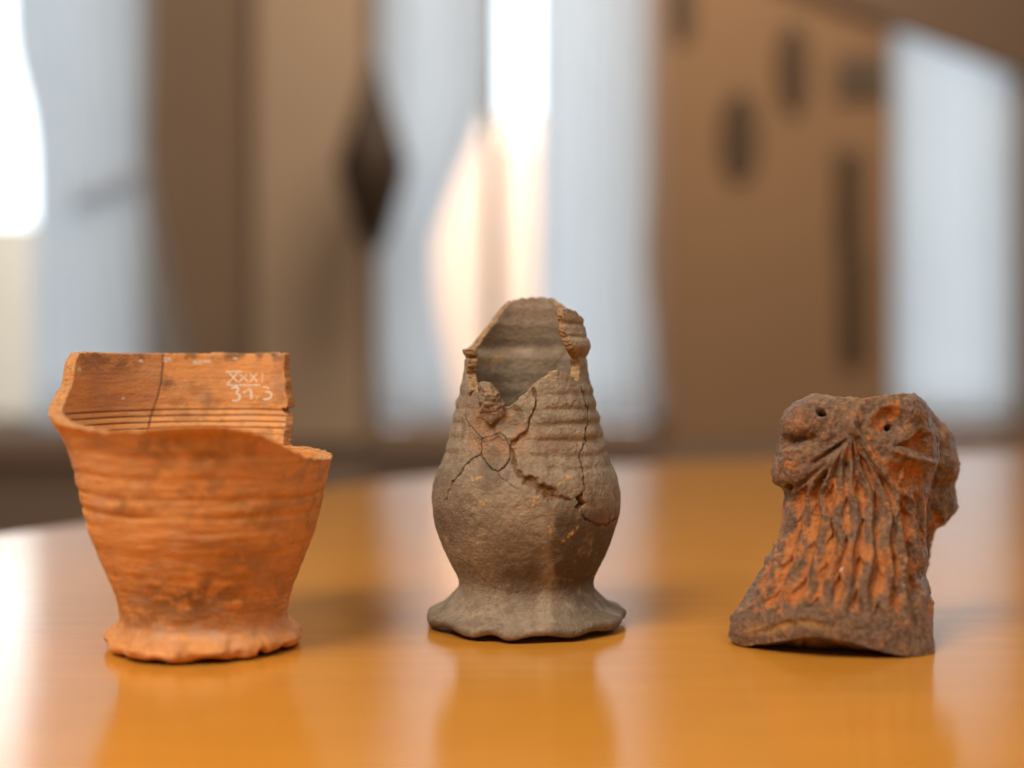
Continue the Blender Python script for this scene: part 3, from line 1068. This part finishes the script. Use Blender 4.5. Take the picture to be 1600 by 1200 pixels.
    for cx, cy, r, d in ((761, 664, 17, .0013), (797, 656, 21, .0013)):
        qq = np.hypot(px - cx, (py - cy) * .9) / r
        scar += d * (1 - sstep(.55, 1.15, qq)) * front - .0005 * np.exp(-((qq - 1.2) / .2) ** 2) * front
    Vo = Vo - np.stack([scar * sn, -scar * cs_, 0 * scar], -1)
    th = np.interp(Z, [0, .02, .05, .08, .10, .14], [.007, .006, .0052, .0046, .0041, .0037])
    ringi = .00011 * np.sin(Z * 2 * np.pi / .0068 + .4 * fbm(Q * 20, 2, 131)) * sstep(.07, .08, Z)
    Ri = R - th + rr * .12 + ringi + .00015 * fbm(Q * 150, 3, 132)
    Vi = C + np.stack([Ri * sn, -Ri * cs_, np.maximum(Z, .012)], -1)
    # what is left of the wall, front and back
    pc = lambda a: (a[:-1] + np.roll(a, -1, 1)[:-1] + a[1:] + np.roll(a, -1, 1)[1:]) / 4
    cpx, cpy = pc(px), pc(py)
    cpx += 1.6 * pc(fbm(Q * 500, 3, 141)) + 1.2 * pc(fbm(Q * 180, 2, 143))
    cpy += 1.6 * pc(fbm(Q * 500 + 9, 3, 142)) + 1.2 * pc(fbm(Q * 180 + 4, 2, 144))
    al_c = np.roll(AL, -1, 1)[:-1] * .5 + AL[:-1] * .5
    al_c[:, -1] = AL[:-1, -1]
    isfront = np.cos(al_c) > 0
    keepF = in_poly(cpx, cpy, [(600, 1100), (600, 545), (716, 547), (727, 546), (731, 560), (730, 590), (735, 606), (746, 612), (758, 622), (774, 630), (788, 636), (796, 637), (803, 631), (811, 625), (821, 614), (830, 606),
                               (840, 599), (851, 592), (862, 584), (870, 579), (880, 583), (890, 587), (900, 594), (906, 592), (905, 575), (903, 560), (899, 552), (892, 540), (886, 525), (882, 512), (879, 496), (877, 482), (890, 483), (900, 486), (912, 499), (1000, 499), (1000, 1100)])
    keepB = in_poly(cpx, cpy, [(600, 1100), (600, 545), (722, 548), (730, 546), (747, 527), (762, 507), (777, 488), (786, 478), (794, 471), (815, 467), (845, 465), (866, 468), (880, 475), (886, 483), (900, 487), (912, 499), (1000, 499), (1000, 1100)])
    keep = np.where(isfront, keepF, keepB)
    hole = in_poly(cpx, cpy, [(890, 783), (902, 775), (912, 766), (913, 779), (917, 787), (910, 793), (905, 801), (897, 793)]) & isfront
    label = np.where(keep & ~hole, 0, -1)
    lab = lambda poly, L, cond: np.where((label == 0) & in_poly(cpx, cpy, poly) & cond, L, label)
    label = lab([(754, 686), (752, 696), (750, 708), (757, 719), (764, 727), (769, 733), (776, 737), (784, 734), (791, 727), (797, 717), (799, 705), (797, 698), (789, 682), (782, 676), (772, 680), (762, 683)], 1, isfront)
    label = lab([(798, 697), (806, 688), (815, 681), (821, 676), (826, 664), (831, 651), (836, 638), (839, 626), (836, 614), (832, 600), (850, 570), (880, 560), (909, 590), (909, 604), (913, 622), (919, 640), (918, 655), (917, 672), (915, 690), (911, 702),
                 (906, 713), (908, 724), (911, 738), (914, 752), (912, 766), (903, 779), (896, 783), (886, 781), (874, 778), (862, 774), (850, 766), (838, 758), (826, 751), (815, 744), (806, 736), (803, 726), (802, 716), (800, 706)], 2, isfront)
    label = lab([(909, 575), (909, 604), (913, 622), (919, 640), (918, 655), (917, 672), (915, 690), (911, 702), (906, 713), (908, 724), (911, 738), (914, 752), (912, 766), (906, 790), (912, 807), (922, 813), (934, 819), (946, 820), (957, 815), (990, 800), (1000, 400), (860, 400), (870, 490)], 3, isfront)
    label = lab([(756, 688), (747, 679), (739, 669), (731, 660), (727, 650), (733, 618), (743, 605), (760, 600), (800, 560), (833, 600), (836, 614), (839, 626), (836, 638), (831, 651), (826, 664), (821, 676), (815, 681), (806, 688), (798, 697), (789, 682), (782, 676), (772, 680), (762, 683)], 4, isfront)
    zc = (Z[:-1] + Z[1:]) / 2
    label = np.where((label == 0) & (~isfront) & (zc > .094 + .006 * np.sin(al_c * 3)), 5, label)
    # colours of the pot, plus one painted highlight in pale
    stain = sstep(859, 871, px + 7 * fbm(Q * 120, 4, 151)) * sstep(785, 815, py) * front * 1.0 * (1 - .45 * sstep(905, 935, py))
    for cx, cy, rx, ry, k in ((720, 815, 60, 30, .6), (790, 870, 40, 45, .6), (690, 985, 40, 16, .9), (950, 965, 60, 25, .7), (770, 745, 30, 30, .3), (835, 895, 20, 25, .6), (860, 770, 60, 12, .3)):
        stain = np.maximum(stain, k * np.exp(-(((px - cx) / rx) ** 2 + ((py - cy) / ry) ** 2)) * front)
    red = np.zeros_like(Z)
    for cx, cy, rx, ry, k in ((765, 665, 26, 40, .9), (810, 685, 18, 22, .7), (785, 700, 18, 20, .5), (748, 690, 14, 22, .7), (860, 690, 50, 20, .3), (950, 815, 30, 10, .5)):
        red = np.maximum(red, k * np.exp(-(((px - cx) / rx) ** 2 + ((py - cy) / ry) ** 2)) * front)
    pale = .38 * np.exp(-(((px - 852) / 13) ** 2 + ((py - 940) / 48) ** 2)) * front + .5 * np.exp(-(((px - 905) / 22) ** 2 + ((py - 520) / 40) ** 2)) * front  # second patch is a painted highlight on the right neck sherd
    och = np.zeros_like(Z)
    for pts_, w in (([(737, 748), (743, 757), (741, 750), (749, 746), (755, 744)], 1.8), ([(741, 757), (752, 750)], 1.2), ([(872, 757), (880, 750), (889, 745)], 2.6), ([(835, 775), (845, 778), (856, 775)], 2.0), ([(835, 776), (832, 795)], 1.6),
                    ([(880, 845), (889, 838), (897, 829)], 2.4), ([(897, 829), (901, 824)], 2.0), ([(862, 820), (860, 830)], 2.6), ([(852, 825), (858, 822)], 1.5), ([(760, 783), (752, 790)], 1.5), ([(740, 785), (757, 782)], 1.5)):
        q, _ = poly_dist(jitx, jity, pts_)
        och = np.maximum(och, np.exp(-(q / w) ** 2) * front)
    pxi, pyi = proj(Vi)
    q, _ = poly_dist(pxi, pyi, [(760, 563), (775, 560), (788, 557)])
    och_in = np.exp(-(q / 4) ** 2) * ~front
    q, _ = poly_dist(pxi, pyi, [(762, 565), (767, 580), (772, 592), (778, 605), (790, 622)])
    red_in = np.exp(-(q / 3) ** 2) * ~front
    q, _ = poly_dist(pxi, pyi, [(884, 545), (874, 560), (866, 575), (862, 590)])
    st_in = np.exp(-(q / 3.5) ** 2) * ~front
    pale_in = .32 + .4 * np.exp(-(((pxi - 752) / 16) ** 2 + ((pyi - 580) / 40) ** 2)) * ~front
    zero = np.zeros_like(Z)
    attrs = dict(crack=crk, glue=glu, stain=stain, red=red, pale=pale, ochre=och)
    attrs_in = dict(ochre=och_in, red=red_in, stain=st_in, pale=pale_in)
    j0 = int(np.argmax(Z[:, 0] > .012))
    root = thing('stoneware_jug', 'grey-brown stoneware jug with scalloped foot, glued from sherds, in the middle', 'jug', (ax, ay, 0))
    objs = grid_parts(Vo, Vi, label, j0, ['body', 'wall_sherd', 'neck_sherd', 'neck_sherd', 'wall_sherd', 'neck_sherd'], [M_ST, M_STB], root, attrs, attrs_in,
                      floor_center=(ax, ay, .012), base_center=(ax, ay, .006), seed=21, rough=.0006)
    for o, l in zip(objs[1:], ('small oval sherd below the handle scar', 'ridged front neck sherd set in amber glue', 'ridged sherd on the right side of neck and shoulder',
                               'sherd with the scar of the lost handle', 'tall back wall of the neck seen from inside')):
        o['label'] = l

    # stub of the lost handle, a rough lump standing off the wall
    n1, n2 = 90, 70
    t = np.linspace(0, 1, n1)
    a = np.linspace(0, 2 * np.pi, n2, endpoint=False)
    cxs = spline([0, .2, .45, .75, 1], [756, 758, 764, 769, 766], t)
    cys = spline([0, .2, .45, .75, 1], [595.5, 600, 615, 638, 662], t)
    rw = spline([0, .06, .2, .45, .75, .92, 1], [1, 6, 10, 17, 21, 15, 1], t) * .508 / F
    rd = spline([0, .06, .2, .45, .75, .92, 1], [.0005, .0026, .0044, .0056, .0036, .0016, .0003], t)
    cY = spline([0, .3, .6, 1], [.5115, .5098, .5088, .5062], t)
    P0 = pix(cxs, cys, cY)
    sup = lambda x: np.sign(x) * np.abs(x) ** .6
    P = P0[:, None] + np.stack([rw[:, None] * sup(np.cos(a)), rd[:, None] * sup(np.sin(a)), 0 * rw[:, None] * a], -1)
    nn = P - P0[:, None]
    nn /= np.linalg.norm(nn, axis=-1, keepdims=True) + 1e-9
    tip = np.sin(np.pi * t)[:, None, None] ** .5
    P = P + nn * tip * (.0010 * fbm(P * 190, 2, 165) - .0012 * np.abs(fbm(P * 330, 3, 166, .6)) + .0005 * fbm(P * 900, 3, 167))[..., None]
    idx = np.arange(n1 * n2).reshape(n1, n2)
    nx = np.roll(idx, -1, 1)
    fc = np.stack([idx[:-1], idx[1:], nx[1:], nx[:-1]], -1).reshape(-1, 4)
    hs_ = mesh_np('handle_stub', P.reshape(-1, 3), fc, M_STUB, root)
    hs_['label'] = 'rough broken stub where the handle was'


build_jug()


# ---------------------------------------------------- 3. fragment with a face and beard
def coons(left, right, top, bottom, nv, nu):
    L, R_ = resample(left, nv), resample(right, nv)
    T, B = resample(top, nu), resample(bottom, nu)
    u = np.linspace(0, 1, nu)[None, :, None]
    v = np.linspace(0, 1, nv)[:, None, None]
    return ((1 - u) * L[:, None] + u * R_[:, None] + (1 - v) * T[None] + v * B[None]
            - ((1 - u) * (1 - v) * L[0] + u * (1 - v) * R_[0] + (1 - u) * v * L[-1] + u * v * R_[-1]))


def table2(us, ts, tab, u, t):
    rows = np.stack([spline(us, r, u) for r in tab], 0)          # (len ts, nu)
    return np.stack([spline(ts, rows[:, k], t) for k in range(rows.shape[1])], 1)


def two_sheet(name, Pf, Pb, mats, parent, attrs):
    """closed solid from a front and a back sheet with the same grid"""
    nv, nu = Pf.shape[:2]
    n = nv * nu
    I = np.arange(n).reshape(nv, nu)
    f1 = np.stack([I[:-1, :-1], I[1:, :-1], I[1:, 1:], I[:-1, 1:]], -1).reshape(-1, 4)
    f2 = n + np.stack([I[:-1, :-1], I[:-1, 1:], I[1:, 1:], I[1:, :-1]], -1).reshape(-1, 4)
    b = np.concatenate([I[0, :], I[1:, -1], I[-1, -2::-1], I[-2:0:-1, 0]])
    bn = np.roll(b, -1)
    M = 7
    q = np.linspace(0, 1, M + 1)
    Pfv, Pbv = Pf.reshape(-1, 3), Pb.reshape(-1, 3)
    cen = Pf.reshape(-1, 3).mean(0)
    extra, f3 = [], []
    prev = b
    for k in range(1, M + 1):
        if k < M:
            P = Pfv[b] * (1 - q[k]) + Pbv[b] * q[k]
            P = P + np.stack([fbm(P * 330, 3, 201 + c) for c in range(3)], -1) * .0011 * math.sin(math.pi * q[k])
            cur = 2 * n + (k - 1) * len(b) + np.arange(len(b))
            extra.append(P)
        else:
            cur = n + b
        f3.append(np.stack([prev, np.roll(prev, -1), np.roll(cur, -1), cur], -1))
        prev = cur
    V = np.concatenate([Pfv, Pbv] + extra)
    Fq = np.concatenate([f1, f2] + f3)
    A = {}
    for k, a in attrs.items():
        A[k] = np.concatenate([a.ravel(), np.zeros(n) + (.35 if k == 'orange' else 0), np.tile(a.ravel()[b], M - 1)])
    return mesh_np(name, V, Fq, mats, parent, attrs=A)


def build_mask():
    left = [(1270, 616), (1256, 621), (1245, 627.5), (1232, 638), (1220, 655), (1217, 675), (1216, 690), (1215, 702), (1208, 725), (1206, 738), (1208, 750), (1218, 757), (1223, 764), (1226, 778), (1223, 800), (1220, 825), (1214, 843), (1200, 870),
            (1187, 898), (1178, 910), (1165, 932), (1152, 949), (1144, 960), (1139, 980), (1138, 994)]
    right = [(1432, 616), (1445, 627), (1453, 643), (1458, 655), (1466, 675), (1467, 700), (1467, 722), (1461, 736), (1455, 758), (1448, 785), (1446, 815), (1448, 850), (1449, 880), (1447, 900), (1452, 922), (1459, 950), (1458, 985), (1460, 1005), (1461, 1017)]
    top = [(1270, 616), (1283, 617), (1295, 619), (1318, 621), (1332, 622), (1345, 624), (1370, 620), (1395, 617), (1415, 616), (1432, 616)]
    bottom = [(1138, 994), (1144, 1002), (1157, 1010), (1168, 1010), (1180, 1007), (1195, 1006), (1230, 1000), (1255, 995), (1280, 995), (1295, 997), (1332, 1004), (1357, 1012), (1382, 1019), (1407, 1025), (1432, 1026), (1450, 1024), (1461, 1017)]
    nv, nu = 520, 400
    G = coons(left, right, top, bottom, nv, nu)
    px, py = G[..., 0], G[..., 1]
    u = np.linspace(-1, 1, nu)
    t = np.linspace(0, 1, nv)
    us = [-1, -.9, -.6, 0, .5, .8, .93, 1]
    tab = [[.512, .5050, .499, .4945, .4945, .4985, .504, .511],
           [.511, .501, .4945, .4900, .4905, .4950, .501, .510],
           [.512, .5035, .4960, .4885, .4900, .4970, .505, .514],
           [.504, .494, .4850, .4760, .4770, .4840, .492, .502],
           [.4965, .4925, .4820, .4695, .4700, .4735, .4765, .4800]]
    Y = table2(us, [0, .2, .4, .72, 1], tab, u, t)
    P = pix(px, py, Y)
    du = np.gradient(P, axis=1)
    dv = np.gradient(P, axis=0)
    N = np.cross(dv, du)
    N /= np.linalg.norm(N, axis=-1, keepdims=True)
    if N[nv // 2, nu // 2, 1] > 0:
        N = -N
    Q = P * 1.0
    wxn = px + 2.0 * fbm(Q * 160, 3, 211)
    wyn = py + 2.0 * fbm(Q * 160 + 3, 3, 212)

    def blob(cx, cy, rx, ry, rot, h, p=2.0):
        c, s_ = math.cos(math.radians(rot)), math.sin(math.radians(rot))
        a = ((wxn - cx) * c + (wyn - cy) * s_) / rx
        b = (-(wxn - cx) * s_ + (wyn - cy) * c) / ry
        return h * np.exp(-(a * a + b * b) ** (p / 2))

    def line(pts_, w, h, taper=True, p=2.0):
        d, par = poly_dist(wxn, wyn, pts_)
        k = np.sin(np.pi * np.clip(par, .06, .94)) ** .35 if taper else 1
        return h * k * np.exp(-(d / w) ** p)

    mm = .001
    hgt = np.zeros_like(px)
    org = np.zeros_like(px)
    crk = np.zeros_like(px)

    # ---- beard: strands fanning out from under the nose, with drop-shaped pits
    hwid = spline([675, 700, 730, 765, 800, 850, 900, 950, 1030], [8, 34, 68, 104, 112, 122, 136, 150, 168], py)
    xc = spline([675, 760, 850, 950, 1030], [1328, 1332, 1334, 1322, 1312], py)
    s0 = (px - xc) / hwid
    sw = s0 + .055 * fbm(Q * 38, 2, 220) + .014 * fbm(Q * 130, 2, 221)
    sw = np.where(sw > .45, .45 + (sw - .45) * 1.35, sw)         # strands crowd on the side turned away
    NS = 4.3
    inV = in_poly(px, py, [(1327, 690), (1300, 722), (1262, 755), (1228, 782), (1120, 1100), (1480, 1100), (1462, 770), (1440, 770), (1402, 775), (1372, 724), (1345, 690), (1333, 672)])
    dV, _ = poly_dist(px, py, [(1228, 782), (1262, 755), (1300, 722), (1327, 690), (1333, 672), (1345, 690), (1372, 724), (1402, 775), (1440, 770), (1462, 770)])
    mV = np.where(inV, sstep(-2, 9, dV), 0)
    face0 = 1 - mV
    ybot = np.interp(px, [1137, 1200, 1300, 1360, 1461], [958, 962, 962, 975, 985])
    low = 1 - sstep(-40, 6, wyn - ybot)
    ph = sw * NS
    # strands sway towards and away from their neighbours
    rib = np.zeros_like(px)
    b0 = np.floor(ph)
    for dk_ in (-1, 0, 1, 2):
        k = b0 + dk_
        hk = vnoise(np.stack([k * 3.17, k * 1.7, k * .9], -1), 231)
        wv = np.sin(2 * np.pi * ((py - 690) / 96 + .2 * hk))
        pos = k + .10 * hk + (.11 + .06 * hk) * wv * np.where(np.mod(k, 2) == 0, 1, -1)
        rib = np.maximum(rib, np.clip(1 - np.abs(ph - pos) / (.56 + .10 * hk), 0, 1) ** .9)
    # notches in the grooves, cut in with a pointed top and running out downwards
    gk = np.floor(ph) + .5
    hg = vnoise(np.stack([gk * 5.3, gk * 2.9, gk * .7], -1), 233)
    per = 58.0
    yy = (py - 690) / per + .5 * np.mod(np.floor(ph), 2) + .35 * hg + .05 * fbm(Q * 150, 2, 232)
    yy = yy - 1.9 * np.abs(ph - gk) / NS * hwid / per
    cell = np.floor(yy)
    tau = yy - cell
    pick = vnoise(np.stack([gk * 7.1, cell * 2.3, 0 * px + .5], -1), 234) * .5 + .65
    notch = np.clip((1 - tau) * 1.15, 0, 1) ** 1.3 * sstep(0, .06, tau) * (1 - sstep(.35, .8, rib)) * np.clip(pick, 0, 1)
    hgt -= mV * low * mm * 2.5 * notch
    amp = (1 + .3 * fbm(Q * 90, 2, 225)) * (.5 + .5 * sstep(690, 770, py))
    hgt += mV * low * mm * 2.7 * amp * (rib - .55)
    org += face0 * .10
    org += mV * low * (.26 + .36 * (1 - sstep(.1, .7, rib)) + .22 * notch + .30 * fbm(Q * 60, 2, 229)) + (1 - low) * .12 * mV
    fan = sstep(700, 760, py)

    # ---- face
    face = (1 - mV)
    hgt += face * (blob(1258, 646, 50, 25, -14, 1.3 * mm, 5) + blob(1266, 641, 27, 11, -8, 1.1 * mm, 3))
    hgt += blob(1284, 646, 6.2, 4.6, 25, -5.0 * mm, 4)
    crk = np.maximum(crk, blob(1284, 646.5, 6.5, 4.6, 25, 1, 6))  # shade inside the eye hole, painted near black
    hgt += line([(1205, 689), (1240, 690), (1262, 688), (1279, 684)], 8.5, -4.2 * mm, False) * sstep(1288, 1262, px)
    hgt += line([(1212, 708), (1240, 701), (1262, 692), (1280, 686)], 5.5, 1.6 * mm)
    hgt += face * blob(1245, 727, 50, 26, -28, 2.2 * mm, 5)
    hgt += line([(1322, 688), (1306, 699), (1291, 709), (1272, 722)], 3.2, -2.6 * mm)
    crk = np.maximum(crk, line([(1321, 689), (1306, 700), (1296, 706)], 2.2, .9))
    hgt += line([(1289, 727), (1272, 741), (1252, 757)], 4.0, -2.0 * mm)
    crk = np.maximum(crk, line([(1289, 727), (1281, 733)], 2.0, .7))
    hgt += blob(1234.5, 760, 4.5, 4.5, 0, -3.5 * mm, 4)
    crk = np.maximum(crk, blob(1234.5, 760, 3.4, 3.4, 0, 1, 6))  # shade in the small cheek hole, painted dark
    hgt += line([(1338, 624), (1333, 645), (1330, 668), (1328, 690)], 13, 2.3 * mm)                  # nose
    hgt += line([(1326, 694), (1302, 720), (1272, 748), (1248, 772)], 8, 1.9 * mm)                   # moustache
    hgt += line([(1331, 664), (1352, 692), (1372, 722), (1391, 754), (1402, 776)], 8.5, 2.4 * mm)
    hgt += line([(1344, 668), (1364, 697), (1381, 728)], 5.5, -1.7 * mm)
    hgt += line([(1318, 655), (1310, 680), (1290, 700)], 8, -1.0 * mm)
    hgt += blob(1389, 660, 25, 22, 10, -2.8 * mm, 5)
    hgt += blob(1393, 666, 6, 5, 0, -3.2 * mm, 4)
    crk = np.maximum(crk, blob(1394, 666, 4.6, 4, 0, .9, 6))  # painted dark for the shade inside the right eye hole
    hgt += line([(1362, 660), (1372, 640), (1396, 632), (1416, 645)], 7, 1.2 * mm)
    hgt += face * blob(1430, 640, 24, 22, 0, 1.6 * mm, 3)
    tri_ = [(1393, 699), (1420, 686), (1441, 668), (1456, 676), (1459, 700), (1459, 717), (1430, 706)]
    din, _ = poly_dist(wxn, wyn, tri_ + [tri_[0]])
    hol = np.where(in_poly(wxn, wyn, tri_), sstep(-1, 11, din), 0)
    hgt -= 4.2 * mm * hol
    org += .6 * hol + blob(1376, 655, 18, 20, 0, .42, 3) + blob(1400, 636, 9, 20, 0, .4)
    hgt += line([(1398, 705), (1425, 713), (1462, 724)], 5.0, 1.5 * mm, False)
    hgt += face * blob(1415, 742, 30, 17, 12, -2.0 * mm, 3)
    hgt += line([(1392, 762), (1420, 770), (1450, 760)], 7, .8 * mm)
    org += face * (blob(1415, 745, 34, 25, 0, .55, 3) + blob(1240, 727, 20, 12, 0, .3) + blob(1365, 705, 10, 26, -35, .45))
    org += blob(1205, 918, 30, 60, 20, .12)
    # thick lip along the bottom and the broken ochre seam on it
    hgt += (1 - low) * mm * .7
    rimt = np.exp(-(t[:, None] / .012) ** 2) + 0 * px
    och = line([(1178, 985), (1205, 983), (1232, 975), (1262, 972), (1300, 985)], 7, .95)
    hgt += line([(1160, 990), (1195, 980), (1232, 968), (1262, 964), (1300, 975)], 4, .6 * mm) - och * .9 * mm
    wht = blob(1315, 890, 2.5, 4.5, 20, 1, 6) + blob(1411.5, 915, 2, 2, 0, .8, 6)
    # weathering
    hgt += mm * (.45 * fbm(Q * 90, 3, 241) + .26 * fbm(Q * 330, 4, 242, .6) - .40 * np.abs(fbm(Q * 210, 3, 245, .55)) + .10 * fbm(Q * 1100, 2, 243))
    k7 = np.hanning(27)[1:-1]
    k7 /= k7.sum()
    sm = np.apply_along_axis(lambda r: np.convolve(np.pad(r, 12, mode='edge'), k7, 'valid'), 1, hgt)
    sm = np.apply_along_axis(lambda r: np.convolve(np.pad(r, 12, mode='edge'), k7, 'valid'), 0, sm)
    wear = sstep(.15, .75, (hgt - sm) / mm)
    edge = np.minimum.reduce([np.repeat((1 - np.abs(u))[None], nv, 0) * 14, np.repeat((1 - t)[:, None], nu, 1) * 26, np.repeat(t[:, None], nu, 1) * 30, np.ones_like(px)])
    Pf = P + N * (hgt * sstep(0, 1, edge) + (1 - sstep(0, 1, edge)) * mm * .5 * fbm(Q * 330, 3, 244))[..., None]
    # back sheet, its unseen bottom edge lowered to keep light out under the arch
    tt_, uu = t[:, None], u[None]
    thk = .006 + .020 * (1 - uu ** 2) ** .8 * (1 - .45 * tt_) + .004 * np.sin(np.pi * tt_)
    pyb = py + 24 * (1 - np.abs(uu) ** 4) * sstep(.9, 1, tt_)
    Pb = pix(px + (1300 + 40 * 0 - px) * .015, pyb, Y + thk)
    # stand it on the table
    z0 = Pf[..., 2].min()
    for A in (Pf, Pb):
        A[..., 2] -= z0 * np.clip(1 - A[..., 2] / .03, 0, 1)
        A[..., 2] = np.maximum(A[..., 2], .0002 if A is Pf else -.0005)
    root = thing('face_fragment', 'dark red-brown pottery fragment with pierced eyes and ribbed beard, on the right', 'pottery fragment', (.245, .49, 0))
    two_sheet('face_and_beard', Pf, Pb, [M_MK], root, dict(orange=np.clip(org, 0, 1), crack=np.clip(crk, 0, 1), ochre=np.clip(och + .55 * rimt, 0, 1), white=np.clip(wht, 0, 1), wear=wear))

    # ---- broken side wall that turns back behind the face
    L2 = [(1424, 634), (1420, 700), (1420, 780), (1424, 840), (1430, 892)]
    R2 = [(1446, 628), (1456, 641), (1465, 652), (1477, 667), (1487, 682), (1490, 697), (1493, 709), (1498, 722), (1499, 733), (1496, 748), (1490, 756), (1492, 772), (1496, 789), (1494, 798), (1484, 812), (1475, 820), (1463, 824), (1459, 836), (1456, 848), (1452, 872), (1448, 893)]
    T2 = [(1424, 634), (1446, 628)]
    B2 = [(1430, 892), (1448, 893)]
    mv, mu = 260, 110
    G = coons(L2, R2, T2, B2, mv, mu)
    u2 = np.linspace(0, 1, mu)[None]
    t2 = np.linspace(0, 1, mv)[:, None]
    Y2 = .5110 + .026 * u2 + .010 * u2 ** 4 + .006 * np.sin(np.pi * t2) * (1 - u2) - .003 * np.exp(-((t2 - .35) / .12) ** 2)
    P2 = pix(G[..., 0], G[..., 1], Y2)
    N2 = np.cross(np.gradient(P2, axis=0), np.gradient(P2, axis=1))
    N2 /= np.linalg.norm(N2, axis=-1, keepdims=True) + 1e-12
    if N2[mv // 2, mu // 2, 1] > 0:
        N2 = -N2
    h2 = mm * (1.6 * fbm(P2 * 110, 3, 251) + .7 * fbm(P2 * 360, 4, 252) + .15 * fbm(P2 * 1100, 2, 253))
    d_, _ = poly_dist(G[..., 0], G[..., 1], [(1464, 660), (1470, 700), (1466, 740), (1462, 780), (1466, 815)])
    h2 -= mm * 2.0 * np.exp(-(d_ / 5) ** 2)
    d2_, _ = poly_dist(G[..., 0], G[..., 1], [(1474, 668), (1483, 700), (1484, 735)])
    h2 += mm * 1.2 * np.exp(-(d2_ / 4) ** 2)
    e2 = np.minimum(np.minimum(u2 * 8, (1 - u2) * 10), np.minimum(t2 * 20, (1 - t2) * 20)).clip(0, 1)
    P2f = P2 + N2 * (h2 * e2)[..., None]
    P2b = pix(G[..., 0], G[..., 1], Y2 + .007 + .008 * np.sin(np.pi * t2) * (1 - u2 ** 2))
    o2 = .25 * np.exp(-(d_ / 8) ** 2) + .35 * sstep(.62, .75, t2) * (1 - sstep(.8, .9, t2)) + 0 * u2
    two_sheet('side_wall', P2f, P2b, [M_MK], root, dict(orange=o2, crack=0 * o2, ochre=0 * o2, white=0 * o2, wear=0 * o2))


build_mask()
